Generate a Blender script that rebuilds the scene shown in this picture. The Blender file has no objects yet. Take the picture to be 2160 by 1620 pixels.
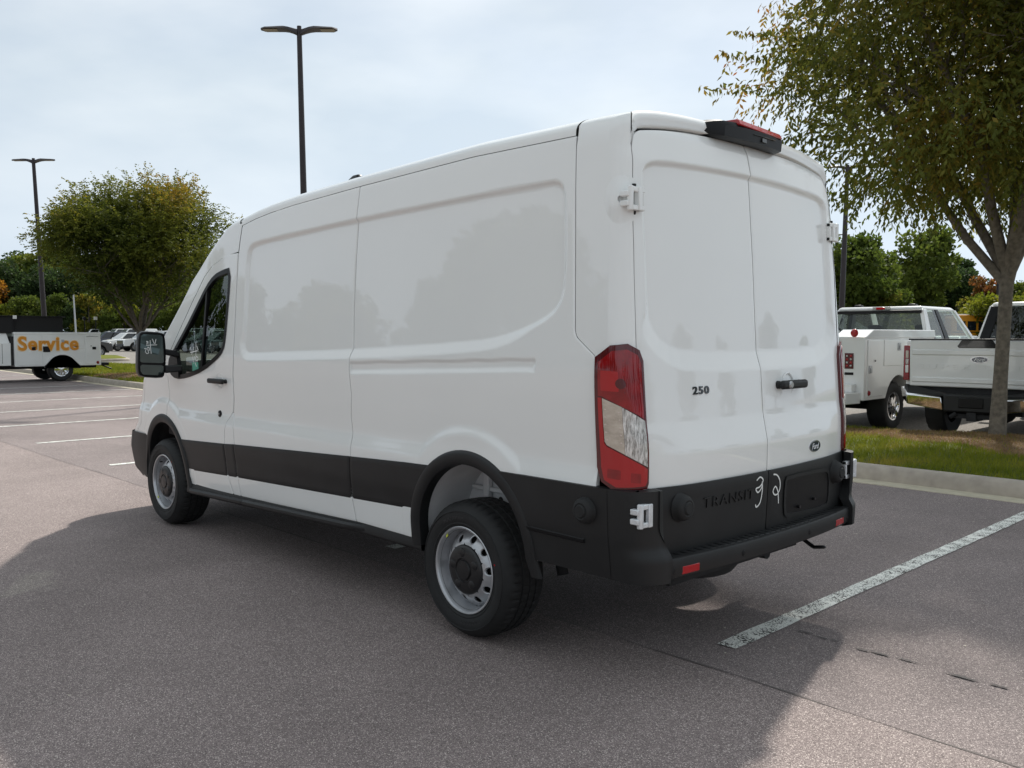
import bpy, bmesh, math, random
import numpy as np
from mathutils import Vector, Matrix
PI = math.pi
R = math.radians
scn = bpy.context.scene
COL = scn.collection
random.seed(7)
rng = np.random.default_rng(7)

# ---------------------------------------------------------------- camera
cam_d = bpy.data.cameras.new('camera')
cam = bpy.data.objects.new('camera', cam_d)
COL.objects.link(cam)
scn.camera = cam
cam_d.sensor_fit = 'HORIZONTAL'
cam_d.sensor_width = 36.0
cam_d.lens = 1859.15 / 2160 * 36.0
cam_d.clip_start = 0.05
cam_d.clip_end = 4000
CAM = Vector((-3.372, 3.8478, 1.5494))
yaw, pitch = -0.7635, -0.0558
fwd = Vector((math.cos(yaw) * math.cos(pitch), math.sin(yaw) * math.cos(pitch), math.sin(pitch)))
cam.location = CAM
cam.rotation_euler = fwd.to_track_quat('-Z', 'Y').to_euler()

# ---------------------------------------------------------------- sky, sun, exposure
SUN_AZ = math.atan2(-0.937, 0.35)          # direction towards the sun in plan
SUN_EL = R(47)
sun_d = bpy.data.lights.new('sun', 'SUN')
sun_d.energy = 3.5
sun_d.angle = R(1.8)
sun_d.color = (1.0, 0.95, 0.87)
sun = bpy.data.objects.new('sun', sun_d)
COL.objects.link(sun)
sdir = Vector((math.cos(SUN_AZ) * math.cos(SUN_EL), math.sin(SUN_AZ) * math.cos(SUN_EL), math.sin(SUN_EL)))
sun.rotation_euler = sdir.to_track_quat('Z', 'Y').to_euler()
sun.location = (0, 0, 60)

world = bpy.data.worlds.new('World')
scn.world = world
world.use_nodes = True
wt = world.node_tree
wt.nodes.clear()
def wn(t, **k):
    n = wt.nodes.new(t)
    for a, v in k.items():
        setattr(n, a, v)
    return n
out = wn('ShaderNodeOutputWorld')
bg = wn('ShaderNodeBackground')
bg.inputs['Strength'].default_value = 0.084
sky = wn('ShaderNodeTexSky', sky_type='NISHITA', sun_disc=False)
sky.sun_elevation = SUN_EL
sky.sun_rotation = PI / 2 - SUN_AZ
sky.air_density = 1.0
sky.dust_density = 1.6
tc = wn('ShaderNodeTexCoord')
mp = wn('ShaderNodeMapping')
mp.inputs['Scale'].default_value = (1.0, 1.0, 2.6)
mp.inputs['Rotation'].default_value = (0, 0, 0.6)
wt.links.new(tc.outputs['Generated'], mp.inputs['Vector'])
n1 = wn('ShaderNodeTexNoise')
n1.inputs['Scale'].default_value = 1.7
n1.inputs['Detail'].default_value = 6
n1.inputs['Roughness'].default_value = 0.5
n1.inputs['Distortion'].default_value = 0.5
wt.links.new(mp.outputs[0], n1.inputs['Vector'])
cr = wn('ShaderNodeMapRange')
cr.inputs['From Min'].default_value = 0.30
cr.inputs['From Max'].default_value = 0.58
cr.inputs['To Min'].default_value = 0.60
cr.inputs['To Max'].default_value = 0.97
wt.links.new(n1.outputs['Fac'], cr.inputs['Value'])
n2 = wn('ShaderNodeTexNoise')
n2.inputs['Scale'].default_value = 2.6
n2.inputs['Detail'].default_value = 5
wt.links.new(mp.outputs[0], n2.inputs['Vector'])
cc = wn('ShaderNodeMix', data_type='RGBA')
cc.inputs['A'].default_value = (5.7, 6.5, 7.1, 1)
cc.inputs['B'].default_value = (8.4, 8.85, 8.95, 1)
cr2 = wn('ShaderNodeMapRange')
cr2.inputs['From Min'].default_value = 0.36
cr2.inputs['From Max'].default_value = 0.64
wt.links.new(n2.outputs['Fac'], cr2.inputs['Value'])
wt.links.new(cr2.outputs[0], cc.inputs['Factor'])
mx = wn('ShaderNodeMix', data_type='RGBA')
wt.links.new(cr.outputs[0], mx.inputs['Factor'])
wt.links.new(sky.outputs[0], mx.inputs['A'])
wt.links.new(cc.outputs['Result'], mx.inputs['B'])
# the thin cloud lets more blue through low over the horizon
sx = wn('ShaderNodeSeparateXYZ')
wt.links.new(tc.outputs['Generated'], sx.inputs[0])
lo_ = wn('ShaderNodeMapRange')
lo_.inputs['From Min'].default_value = 0.02
lo_.inputs['From Max'].default_value = 0.34
lo_.inputs['To Min'].default_value = 0.75
lo_.inputs['To Max'].default_value = 0.0
wt.links.new(sx.outputs['Z'], lo_.inputs['Value'])
hz = wn('ShaderNodeMix', data_type='RGBA')
hz.inputs['B'].default_value = (6.3, 7.4, 8.7, 1)
wt.links.new(lo_.outputs[0], hz.inputs['Factor'])
wt.links.new(mx.outputs['Result'], hz.inputs['A'])
# the veil of cloud glows a little round the hidden sun
dt = wn('ShaderNodeVectorMath', operation='DOT_PRODUCT')
dt.inputs[1].default_value = sdir
wt.links.new(tc.outputs['Generated'], dt.inputs[0])
gl = wn('ShaderNodeMapRange', interpolation_type='SMOOTHSTEP')
gl.inputs['From Min'].default_value = 0.1
gl.inputs['From Max'].default_value = 1.0
gl.inputs['To Min'].default_value = 0.86
gl.inputs['To Max'].default_value = 1.06
wt.links.new(dt.outputs['Value'], gl.inputs['Value'])
sk = wn('ShaderNodeVectorMath', operation='SCALE')
wt.links.new(hz.outputs['Result'], sk.inputs[0])
wt.links.new(gl.outputs[0], sk.inputs['Scale'])
wt.links.new(sk.outputs[0], bg.inputs['Color'])
wt.links.new(bg.outputs[0], out.inputs['Surface'])

scn.view_settings.view_transform = 'Standard'
scn.view_settings.look = 'None'
scn.view_settings.gamma = 1.0
scn.view_settings.exposure = 0.48
scn.view_settings.use_curve_mapping = False
scn.cycles.max_bounces = 8
scn.cycles.transparent_max_bounces = 24

# ---------------------------------------------------------------- materials
MATS = {}
def mat(name, color=(.5, .5, .5), rough=.5, metal=0.0, coat=0.0, coat_rough=.03, noise=None, bump=None, spec=.5, emit=None, trans=0.0):
    """noise=(scale, amount): colour varied by noise; bump=(scale, strength, distance)"""
    m = bpy.data.materials.new(name)
    m.use_nodes = True
    nt = m.node_tree
    b = nt.nodes['Principled BSDF']
    b.inputs['Base Color'].default_value = (*color, 1)
    b.inputs['Roughness'].default_value = rough
    b.inputs['Metallic'].default_value = metal
    b.inputs['Coat Weight'].default_value = coat
    b.inputs['Coat Roughness'].default_value = coat_rough
    b.inputs['Specular IOR Level'].default_value = spec
    if trans:
        b.inputs['Transmission Weight'].default_value = trans
    tc = nt.nodes.new('ShaderNodeTexCoord')
    if noise:
        n = nt.nodes.new('ShaderNodeTexNoise')
        n.inputs['Scale'].default_value = noise[0]
        n.inputs['Detail'].default_value = 5
        nt.links.new(tc.outputs['Object'], n.inputs['Vector'])
        r = nt.nodes.new('ShaderNodeMapRange')
        r.inputs['From Min'].default_value = .3
        r.inputs['From Max'].default_value = .7
        r.inputs['To Min'].default_value = 1 - noise[1]
        r.inputs['To Max'].default_value = 1 + noise[1]
        nt.links.new(n.outputs['Fac'], r.inputs['Value'])
        v = nt.nodes.new('ShaderNodeVectorMath')
        v.operation = 'SCALE'
        v.inputs[0].default_value = color
        nt.links.new(r.outputs[0], v.inputs['Scale'])
        nt.links.new(v.outputs[0], b.inputs['Base Color'])
    if bump:
        n = nt.nodes.new('ShaderNodeTexNoise')
        n.inputs['Scale'].default_value = bump[0]
        n.inputs['Detail'].default_value = 3
        nt.links.new(tc.outputs['Object'], n.inputs['Vector'])
        bp = nt.nodes.new('ShaderNodeBump')
        bp.inputs['Strength'].default_value = bump[1]
        bp.inputs['Distance'].default_value = bump[2]
        nt.links.new(n.outputs['Fac'], bp.inputs['Height'])
        nt.links.new(bp.outputs[0], b.inputs['Normal'])
    MATS[name] = m
    return m

mat('white_paint', (.855, .87, .855), .30, coat=1.0, coat_rough=.02, noise=(1.3, .012), spec=.15)
mat('truck_white', (.80, .81, .80), .25, coat=.8, noise=(2, .02))
mat('grey_paint', (.16, .17, .18), .25, metal=.5, coat=.8)
mat('silver_paint', (.42, .43, .44), .25, metal=.5, coat=.8)
mat('navy_paint', (.018, .026, .06), .2, coat=1)
mat('dark_paint', (.02, .022, .026), .2, coat=1)
mat('green_paint', (.02, .06, .05), .2, coat=1)
mat('black_plastic', (.0105, .0112, .012), .50, noise=(5, .22), bump=(420, .3, .0006), spec=.42)
mat('smooth_black', (.007, .007, .008), .38, spec=.25)
mat('gloss_black', (.006, .006, .007), .08, coat=.6)
mat('rubber', (.0105, .011, .0115), .70, noise=(14, .25), bump=(160, .25, .001))
mat('rim_silver', (.50, .51, .53), .34, metal=.65, noise=(12, .06))
mat('cap_black', (.011, .011, .012), .38)
mat('chrome', (.82, .82, .83), .06, metal=1.0)
mat('steel', (.42, .43, .44), .35, metal=.9)
mat('zinc', (.72, .74, .76), .42, metal=.35, noise=(30, .1))
mat('primer', (.66, .67, .68), .6, noise=(5, .1))
mat('undercoat', (.02, .02, .021), .85, noise=(8, .3))
mat('interior', (.022, .022, .024), .75)
mat('seat_fabric', (.035, .036, .04), .9, bump=(200, .3, .001))
mat('red_lens', (.24, .002, .005), .10, coat=.5, noise=(18, .25))
mat('red_dark', (.085, .003, .006), .12, coat=.5)
mat('red_bright', (.40, .004, .008), .15, coat=.5)
mat('amber', (.7, .25, .02), .15, coat=1.0)
mat('marker_white', (.80, .82, .80), .6)
mat('tape_green', (.10, .36, .27), .6)
mat('yellow_tag', (.62, .68, .05), .5)
mat('orange_text', (.70, .27, .015), .45)
mat('orange_edge', (.85, .62, .33), .45)
mat('dark_text', (.05, .055, .06), .5)
mat('badge_blue', (.006, .016, .06), .12, coat=1.0)
mat('badge_silver', (.75, .76, .78), .15, metal=.7)
mat('bronze_pole', (.030, .024, .026), .45, metal=.3, noise=(6, .15))
mat('led_glass', (.20, .16, .09), .35)
mat('grey_pole', (.42, .44, .46), .5)
mat('paper', (.78, .79, .78), .7)
mat('bus_yellow', (.62, .26, .015), .35, coat=.4)
mat('house_white', (.70, .71, .70), .6)
mat('house_roof', (.09, .085, .085), .8)
mat('rock_dark', (.03, .03, .03), .9)

def glass_mat(name, tint, refl_rough=0.0, fres=1.0):
    m = bpy.data.materials.new(name)
    m.use_nodes = True
    nt = m.node_tree
    nt.nodes.clear()
    o = nt.nodes.new('ShaderNodeOutputMaterial')
    t = nt.nodes.new('ShaderNodeBsdfTransparent')
    t.inputs['Color'].default_value = (*tint, 1)
    g = nt.nodes.new('ShaderNodeBsdfGlossy')
    g.inputs['Roughness'].default_value = refl_rough
    lw = nt.nodes.new('ShaderNodeLayerWeight')
    pw = nt.nodes.new('ShaderNodeMath')
    pw.operation = 'POWER'
    pw.inputs[1].default_value = 4.0
    nt.links.new(lw.outputs['Facing'], pw.inputs[0])
    f = nt.nodes.new('ShaderNodeMath')
    f.operation = 'MULTIPLY_ADD'
    f.inputs[1].default_value = .85
    f.inputs[2].default_value = .06 * fres
    nt.links.new(pw.outputs[0], f.inputs[0])
    x = nt.nodes.new('ShaderNodeMixShader')
    nt.links.new(f.outputs[0], x.inputs[0])
    nt.links.new(t.outputs[0], x.inputs[1])
    nt.links.new(g.outputs[0], x.inputs[2])
    nt.links.new(x.outputs[0], o.inputs['Surface'])
    MATS[name] = m
glass_mat('window_glass', (.34, .40, .37))
glass_mat('cab_glass', (.62, .68, .65))
glass_mat('privacy_glass', (.05, .055, .055))
mat('mirror_glass', (.095, .12, .118), .02, metal=1.0)
mat('far_glass', (.012, .016, .02), .06, coat=.5)
mat('windshield_far', (.12, .15, .16), .06, coat=.8)

def lens_clear(name, lo, hi, scale, pos, dist, metal):
    m = mat(name, (.55, .54, .50), .12, metal=metal, coat=1.0)
    nt = m.node_tree
    b = nt.nodes['Principled BSDF']
    tc = nt.nodes.new('ShaderNodeTexCoord')
    mpn = nt.nodes.new('ShaderNodeMapping')
    mpn.inputs['Scale'].default_value = scale
    nt.links.new(tc.outputs['Object'], mpn.inputs['Vector'])
    w = nt.nodes.new('ShaderNodeTexNoise')
    w.inputs['Scale'].default_value = 1
    w.inputs['Detail'].default_value = 5
    w.inputs['Roughness'].default_value = .7
    nt.links.new(mpn.outputs[0], w.inputs['Vector'])
    r = nt.nodes.new('ShaderNodeValToRGB')
    r.color_ramp.elements[0].position = pos[0]
    r.color_ramp.elements[0].color = (*lo, 1)
    r.color_ramp.elements[1].position = pos[1]
    r.color_ramp.elements[1].color = (*hi, 1)
    nt.links.new(w.outputs['Fac'], r.inputs['Fac'])
    nt.links.new(r.outputs[0], b.inputs['Base Color'])
    bp = nt.nodes.new('ShaderNodeBump')
    bp.inputs['Strength'].default_value = .7
    bp.inputs['Distance'].default_value = dist
    nt.links.new(w.outputs['Fac'], bp.inputs['Height'])
    nt.links.new(bp.outputs[0], b.inputs['Normal'])
lens_clear('clear_lens', (.20, .19, .17), (.90, .88, .85), (120, 120, 26), (.36, .66), .003, .5)
lens_clear('lamp_reflector', (.40, .36, .30), (.66, .61, .53), (12, 12, 25), (.3, .7), .001, .35)

# ---------------------------------------------------------------- mesh helpers
def link(o, parent=None):
    COL.objects.link(o)
    if parent is not None:
        o.parent = parent
    return o

def ob(name, me, m=None, parent=None, loc=None, rot=None):
    o = bpy.data.objects.new(name, me)
    if m is not None and me is not None and len(me.materials) == 0:
        me.materials.append(MATS[m] if isinstance(m, str) else m)
    if loc is not None:
        o.location = loc
    if rot is not None:
        o.rotation_euler = rot
    return link(o, parent)

def empty(name, loc=(0, 0, 0), rz=0.0, parent=None):
    o = bpy.data.objects.new(name, None)
    o.empty_display_size = .2
    o.location = loc
    o.rotation_euler = (0, 0, rz)
    return link(o, parent)

def tag(o, label=None, cat=None, group=None, kind=None):
    if label: o['label'] = label
    if cat: o['category'] = cat
    if group: o['group'] = group
    if kind: o['kind'] = kind
    return o

def pydata(name, V, F, smooth=True, sharp=None):
    me = bpy.data.meshes.new(name)
    me.from_pydata([tuple(map(float, v)) for v in V], [], [tuple(int(i) for i in f) for f in F])
    if smooth:
        me.shade_smooth()
        if sharp:
            me.set_sharp_from_angle(angle=R(sharp))
    me.update()
    return me

def npmesh(name, V, F, smooth=True, sharp=None):
    """V (n,3) array, F (m,k) array of equal-size faces"""
    V = np.ascontiguousarray(V, dtype=np.float32)
    F = np.ascontiguousarray(F, dtype=np.int32)
    me = bpy.data.meshes.new(name)
    me.vertices.add(len(V))
    me.vertices.foreach_set('co', V.ravel())
    k = F.shape[1]
    me.loops.add(F.size)
    me.loops.foreach_set('vertex_index', F.ravel())
    me.polygons.add(len(F))
    me.polygons.foreach_set('loop_start', np.arange(0, F.size, k, dtype=np.int32))
    me.update(calc_edges=True)
    if smooth:
        me.shade_smooth()
        if sharp:
            me.set_sharp_from_angle(angle=R(sharp))
    return me

def grid_faces(nu, nv, keep=None, flip=False):
    i, j = np.meshgrid(np.arange(nu - 1), np.arange(nv - 1), indexing='ij')
    a = i * nv + j
    F = np.stack([a, a + nv, a + nv + 1, a + 1], -1)
    if flip:
        F = F[..., ::-1]
    F = F.reshape(-1, 4)
    if keep is not None:
        F = F[keep.reshape(-1)]
    return F

class MB:
    """collects shapes into one mesh"""
    def __init__(s):
        s.V = []
        s.F = []
        s.T = None
    def add(s, V, F):
        b = len(s.V)
        if s.T is not None:
            V = [s.T @ Vector(v) for v in V]
        s.V += [tuple(v) for v in V]
        s.F += [tuple(i + b for i in f) for f in F]
        return s
    def box(s, x0, x1, y0, y1, z0, z1):
        V = [(x, y, z) for x in (x0, x1) for y in (y0, y1) for z in (z0, z1)]
        return s.add(V, [(0, 1, 3, 2), (4, 6, 7, 5), (0, 4, 5, 1), (2, 3, 7, 6), (0, 2, 6, 4), (1, 5, 7, 3)])
    def hexa(s, P):   # 8 points: bottom 4 ccw, top 4 ccw
        return s.add(P, [(3, 2, 1, 0), (4, 5, 6, 7), (0, 1, 5, 4), (1, 2, 6, 5), (2, 3, 7, 6), (3, 0, 4, 7)])
    def lathe(s, prof, n=32, axis='y', c=(0, 0, 0), close=False, rmod=None, caps=False):
        V = []
        m = len(prof)
        for k in range(n):
            a = 2 * PI * k / n
            for q, (r, h) in enumerate(prof):
                rr = r + (rmod(k, q) if rmod else 0)
                u, v = rr * math.cos(a), rr * math.sin(a)
                if axis == 'y': p = (c[0] + u, c[1] + h, c[2] + v)
                elif axis == 'z': p = (c[0] + u, c[1] + v, c[2] + h)
                else: p = (c[0] + h, c[1] + u, c[2] + v)
                V.append(p)
        F = []
        mm = m if close else m - 1
        for k in range(n):
            for q in range(mm):
                a, b = k * m + q, k * m + (q + 1) % m
                c2, d = ((k + 1) % n) * m + (q + 1) % m, ((k + 1) % n) * m + q
                F.append((a, b, c2, d) if axis != 'y' else (a, d, c2, b))
        if caps:
            F.append(tuple(k * m for k in range(n)))
            F.append(tuple(k * m + m - 1 for k in reversed(range(n))))
        return s.add(V, F)
    def tube(s, path, rad, n=8, caps=True):
        P = [Vector(p) for p in path]
        rad = rad if hasattr(rad, '__len__') else [rad] * len(P)
        V = []
        up = Vector((0, 0, 1))
        prev = None
        for i, p in enumerate(P):
            t = (P[min(i + 1, len(P) - 1)] - P[max(i - 1, 0)]).normalized()
            if prev is None:
                a = t.cross(up)
                if a.length < 1e-3: a = t.cross(Vector((1, 0, 0)))
            else:
                a = prev - t * prev.dot(t)
            a.normalize()
            prev = a
            b = t.cross(a)
            for k in range(n):
                w = 2 * PI * k / n
                V.append(p + (a * math.cos(w) + b * math.sin(w)) * rad[i])
        F = []
        for i in range(len(P) - 1):
            for k in range(n):
                F.append((i * n + k, i * n + (k + 1) % n, (i + 1) * n + (k + 1) % n, (i + 1) * n + k))
        if caps:
            F.append(tuple(reversed(range(n))))
            F.append(tuple((len(P) - 1) * n + k for k in range(n)))
        return s.add(V, F)
    def prism(s, poly, h0, h1, plane='xz'):
        """polygon extruded; plane 'xz' along y, 'xy' along z, 'yz' along x"""
        def pt(a, b, h):
            return (a, h, b) if plane == 'xz' else (a, b, h) if plane == 'xy' else (h, a, b)
        n = len(poly)
        V = [pt(a, b, h0) for a, b in poly] + [pt(a, b, h1) for a, b in poly]
        F = [tuple(range(n)), tuple(range(2 * n - 1, n - 1, -1))]
        F += [(i, i + n, (i + 1) % n + n, (i + 1) % n) for i in range(n)]
        return s.add(V, F)
    def build(s, name, m, parent=None, smooth=True, sharp=35, bevel=None, loc=None, rot=None, segs=2):
        me = pydata(name, s.V, s.F, smooth, sharp)
        bm = bmesh.new()
        bm.from_mesh(me)
        bmesh.ops.recalc_face_normals(bm, faces=bm.faces)
        bm.to_mesh(me)
        bm.free()
        if smooth:
            me.shade_smooth()
            me.set_sharp_from_angle(angle=R(sharp))
        o = ob(name, me, m, parent, loc, rot)
        if bevel:
            b = o.modifiers.new('bevel', 'BEVEL')
            b.width = bevel
            b.segments = segs
            b.limit_method = 'ANGLE'
            b.angle_limit = R(30)
            b.harden_normals = False
        return o

def text_mesh(body, size=1.0, extrude=.002, bold=0.0, shear=0.0, space=1.0, align='LEFT', name='lettering'):
    cu = bpy.data.curves.new(name, 'FONT')
    cu.body = body
    cu.size = size
    cu.extrude = extrude
    cu.offset = bold
    cu.shear = shear
    cu.space_character = space
    cu.align_x = align
    cu.resolution_u = 4
    o = bpy.data.objects.new('tmp', cu)
    COL.objects.link(o)
    dg = bpy.context.evaluated_depsgraph_get()
    me = bpy.data.meshes.new_from_object(o.evaluated_get(dg))
    bpy.data.objects.remove(o)
    bpy.data.curves.remove(cu)
    me.name = name
    return me

def fit_text(me, w, h, x0=0.0, y0=0.0):
    """scales the text mesh so that it fills x0..x0+w, y0..y0+h in its own plane"""
    n = len(me.vertices)
    V = np.empty(n * 3, dtype=np.float32)
    me.vertices.foreach_get('co', V)
    V = V.reshape(-1, 3)
    mn, mxv = V.min(0), V.max(0)
    V[:, 0] = x0 + (V[:, 0] - mn[0]) / (mxv[0] - mn[0]) * w
    V[:, 1] = y0 + (V[:, 1] - mn[1]) / (mxv[1] - mn[1]) * h
    me.vertices.foreach_set('co', V.ravel())
    me.update()
    return me

def warp(me, fn):
    """moves every vertex of a flat mesh (u,v,w) to fn(u,v,w)"""
    for v in me.vertices:
        v.co = fn(v.co.x, v.co.y, v.co.z)
    me.update()
    return me

def patch(name, poly, fn, thick, cu=(), cv=()):
    """flat polygon in (u,v) cut along u and v lines, mapped by fn(u,v,w), given a rim of depth thick (w from 0 to -thick)"""
    bm = bmesh.new()
    vs = [bm.verts.new((a, b, 0)) for a, b in poly]
    bm.faces.new(vs)
    bm.normal_update()
    bmesh.ops.triangulate(bm, faces=bm.faces[:])
    for c in cu:
        g = bm.verts[:] + bm.edges[:] + bm.faces[:]
        bmesh.ops.bisect_plane(bm, geom=g, plane_co=(c, 0, 0), plane_no=(1, 0, 0))
    for c in cv:
        g = bm.verts[:] + bm.edges[:] + bm.faces[:]
        bmesh.ops.bisect_plane(bm, geom=g, plane_co=(0, c, 0), plane_no=(0, 1, 0))
    if thick:
        be = [e for e in bm.edges if e.is_boundary]
        r = bmesh.ops.extrude_edge_only(bm, edges=be)
        for v in r['geom']:
            if isinstance(v, bmesh.types.BMVert):
                v.co.z = -thick
    for v in bm.verts:
        v.co = fn(v.co.x, v.co.y, v.co.z)
    bmesh.ops.recalc_face_normals(bm, faces=bm.faces)
    me = bpy.data.meshes.new(name)
    bm.to_mesh(me)
    bm.free()
    me.shade_smooth()
    me.set_sharp_from_angle(angle=R(40))
    return me

def offset_poly(poly, d):
    """moves a closed polygon inwards by d (ccw or cw)"""
    P = np.array(poly, float)
    n = len(P)
    area = 0.5 * sum(P[i][0] * P[(i + 1) % n][1] - P[(i + 1) % n][0] * P[i][1] for i in range(n))
    sg = 1 if area > 0 else -1
    out = []
    for i in range(n):
        e0 = P[i] - P[i - 1]
        e1 = P[(i + 1) % n] - P[i]
        n0 = sg * np.array([-e0[1], e0[0]]) / (np.linalg.norm(e0) + 1e-9)
        n1_ = sg * np.array([-e1[1], e1[0]]) / (np.linalg.norm(e1) + 1e-9)
        b = n0 + n1_
        b /= max(np.linalg.norm(b), 1e-6)
        k = max(.35, float(b @ n0))
        out.append(tuple(P[i] + b * d / k))
    return out

def smooth_poly(poly, n=2):
    P = [np.array(p, float) for p in poly]
    for _ in range(n):
        Q = []
        for i in range(len(P)):
            a, b = P[i], P[(i + 1) % len(P)]
            Q += [a * .75 + b * .25, a * .25 + b * .75]
        P = Q
    return [tuple(p) for p in P]

def ribbon(name, path, w, fn):
    """thin band along a 2-D path, mapped to a surface by fn(u,v)"""
    P = np.array(path, float)
    V, F = [], []
    for i in range(len(P)):
        t = P[min(i + 1, len(P) - 1)] - P[max(i - 1, 0)]
        t /= np.linalg.norm(t) + 1e-9
        nn = np.array([-t[1], t[0]])
        for sgn in (-1, 1):
            q = P[i] + nn * sgn * w / 2
            V.append(fn(q[0], q[1]))
    for i in range(len(P) - 1):
        F.append((2 * i, 2 * i + 1, 2 * i + 3, 2 * i + 2))
    return V, F

def round_poly(poly, r, n=5):
    P = [np.array(q, float) for q in poly]
    out = []
    m = len(P)
    for i in range(m):
        a, b, c = P[i - 1], P[i], P[(i + 1) % m]
        la, lc = np.linalg.norm(a - b), np.linalg.norm(c - b)
        rr = min(r, la * .45, lc * .45)
        s, e = b + (a - b) / la * rr, b + (c - b) / lc * rr
        for k in range(n):
            t = k / (n - 1)
            out.append(tuple((1 - t) ** 2 * s + 2 * t * (1 - t) * b + t * t * e))
    return out

def bez(pts, n=8):
    """Catmull-Rom through 2-D points"""
    P = [np.array(p, float) for p in pts]
    P = [2 * P[0] - P[1]] + P + [2 * P[-1] - P[-2]]
    out = []
    for i in range(1, len(P) - 2):
        for k in range(n):
            t = k / n
            a, b, c, d = P[i - 1], P[i], P[i + 1], P[i + 2]
            out.append(tuple(.5 * (2 * b + (c - a) * t + (2 * a - 5 * b + 4 * c - d) * t * t + (3 * b - a - 3 * c + d) * t ** 3)))
    out.append(tuple(P[-2]))
    return out

def sm(x, a, b):
    t = np.clip((np.asarray(x, float) - a) / (b - a), 0, 1)
    return t * t * (3 - 2 * t)

def copy_tree(o, parent=None):
    c = o.copy()
    COL.objects.link(c)
    c.parent = parent
    for ch in list(o.children):
        copy_tree(ch, c)
    return c
# ================================================================ ground, kerbs, grass
def asphalt(name, lo, hi, agg, rough=.9, macro=.16, aggscale=150, warm=(1.0, .96, .92)):
    m = bpy.data.materials.new(name)
    m.use_nodes = True
    nt = m.node_tree
    L = nt.links.new
    b = nt.nodes['Principled BSDF']
    b.inputs['Roughness'].default_value = rough
    b.inputs['Specular IOR Level'].default_value = .25
    tc = nt.nodes.new('ShaderNodeTexCoord')
    v = nt.nodes.new('ShaderNodeTexVoronoi')
    v.inputs['Scale'].default_value = aggscale
    L(tc.outputs['Object'], v.inputs['Vector'])
    sep = nt.nodes.new('ShaderNodeSeparateColor')
    L(v.outputs['Color'], sep.inputs[0])
    r = nt.nodes.new('ShaderNodeValToRGB')
    e = r.color_ramp.elements
    e[0].position, e[0].color = 0, (*lo, 1)
    e[1].position, e[1].color = 1, (*agg, 1)
    a = r.color_ramp.elements.new(.45); a.color = (*hi, 1)
    a = r.color_ramp.elements.new(.86); a.color = (*[h * 1.25 for h in hi], 1)
    L(sep.outputs[0], r.inputs['Fac'])
    n1 = nt.nodes.new('ShaderNodeTexNoise')
    n1.inputs['Scale'].default_value = .55
    n1.inputs['Detail'].default_value = 8
    n1.inputs['Roughness'].default_value = .62
    L(tc.outputs['Object'], n1.inputs['Vector'])
    n2 = nt.nodes.new('ShaderNodeTexNoise')
    n2.inputs['Scale'].default_value = 45
    n2.inputs['Detail'].default_value = 4
    L(tc.outputs['Object'], n2.inputs['Vector'])
    def rng_(src, a0, a1, b0, b1):
        q = nt.nodes.new('ShaderNodeMapRange')
        q.inputs['From Min'].default_value = a0
        q.inputs['From Max'].default_value = a1
        q.inputs['To Min'].default_value = b0
        q.inputs['To Max'].default_value = b1
        L(src, q.inputs['Value'])
        return q.outputs[0]
    k1 = rng_(n1.outputs['Fac'], .3, .7, 1 - macro, 1 + macro)
    k2 = rng_(n2.outputs['Fac'], .3, .7, .90, 1.10)
    mu = nt.nodes.new('ShaderNodeMath'); mu.operation = 'MULTIPLY'
    L(k1, mu.inputs[0]); L(k2, mu.inputs[1])
    sc_ = nt.nodes.new('ShaderNodeVectorMath'); sc_.operation = 'SCALE'
    L(r.outputs[0], sc_.inputs[0]); L(mu.outputs[0], sc_.inputs['Scale'])
    L(sc_.outputs[0], b.inputs['Base Color'])
    bp = nt.nodes.new('ShaderNodeBump')
    bp.inputs['Strength'].default_value = .4
    bp.inputs['Distance'].default_value = .0025
    L(v.outputs['Distance'], bp.inputs['Height'])
    L(bp.outputs[0], b.inputs['Normal'])
    MATS[name] = m
    return m
asphalt('asphalt_lane', (.105, .087, .083), (.228, .188, .180), (.66, .58, .53), aggscale=290, macro=.20)
asphalt('asphalt_stall', (.098, .083, .082), (.200, .168, .163), (.58, .51, .48), aggscale=290, macro=.20)
asphalt('asphalt_far', (.15, .138, .125), (.205, .188, .17), (.32, .30, .27), aggscale=60, macro=.10)
mat('concrete', (.36, .32, .27), .85, noise=(7, .16), bump=(90, .35, .002))
mat('concrete_pale', (.47, .43, .33), .85, noise=(7, .14), bump=(90, .3, .002))
mat('tar', (.03, .028, .028), .7)

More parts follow.
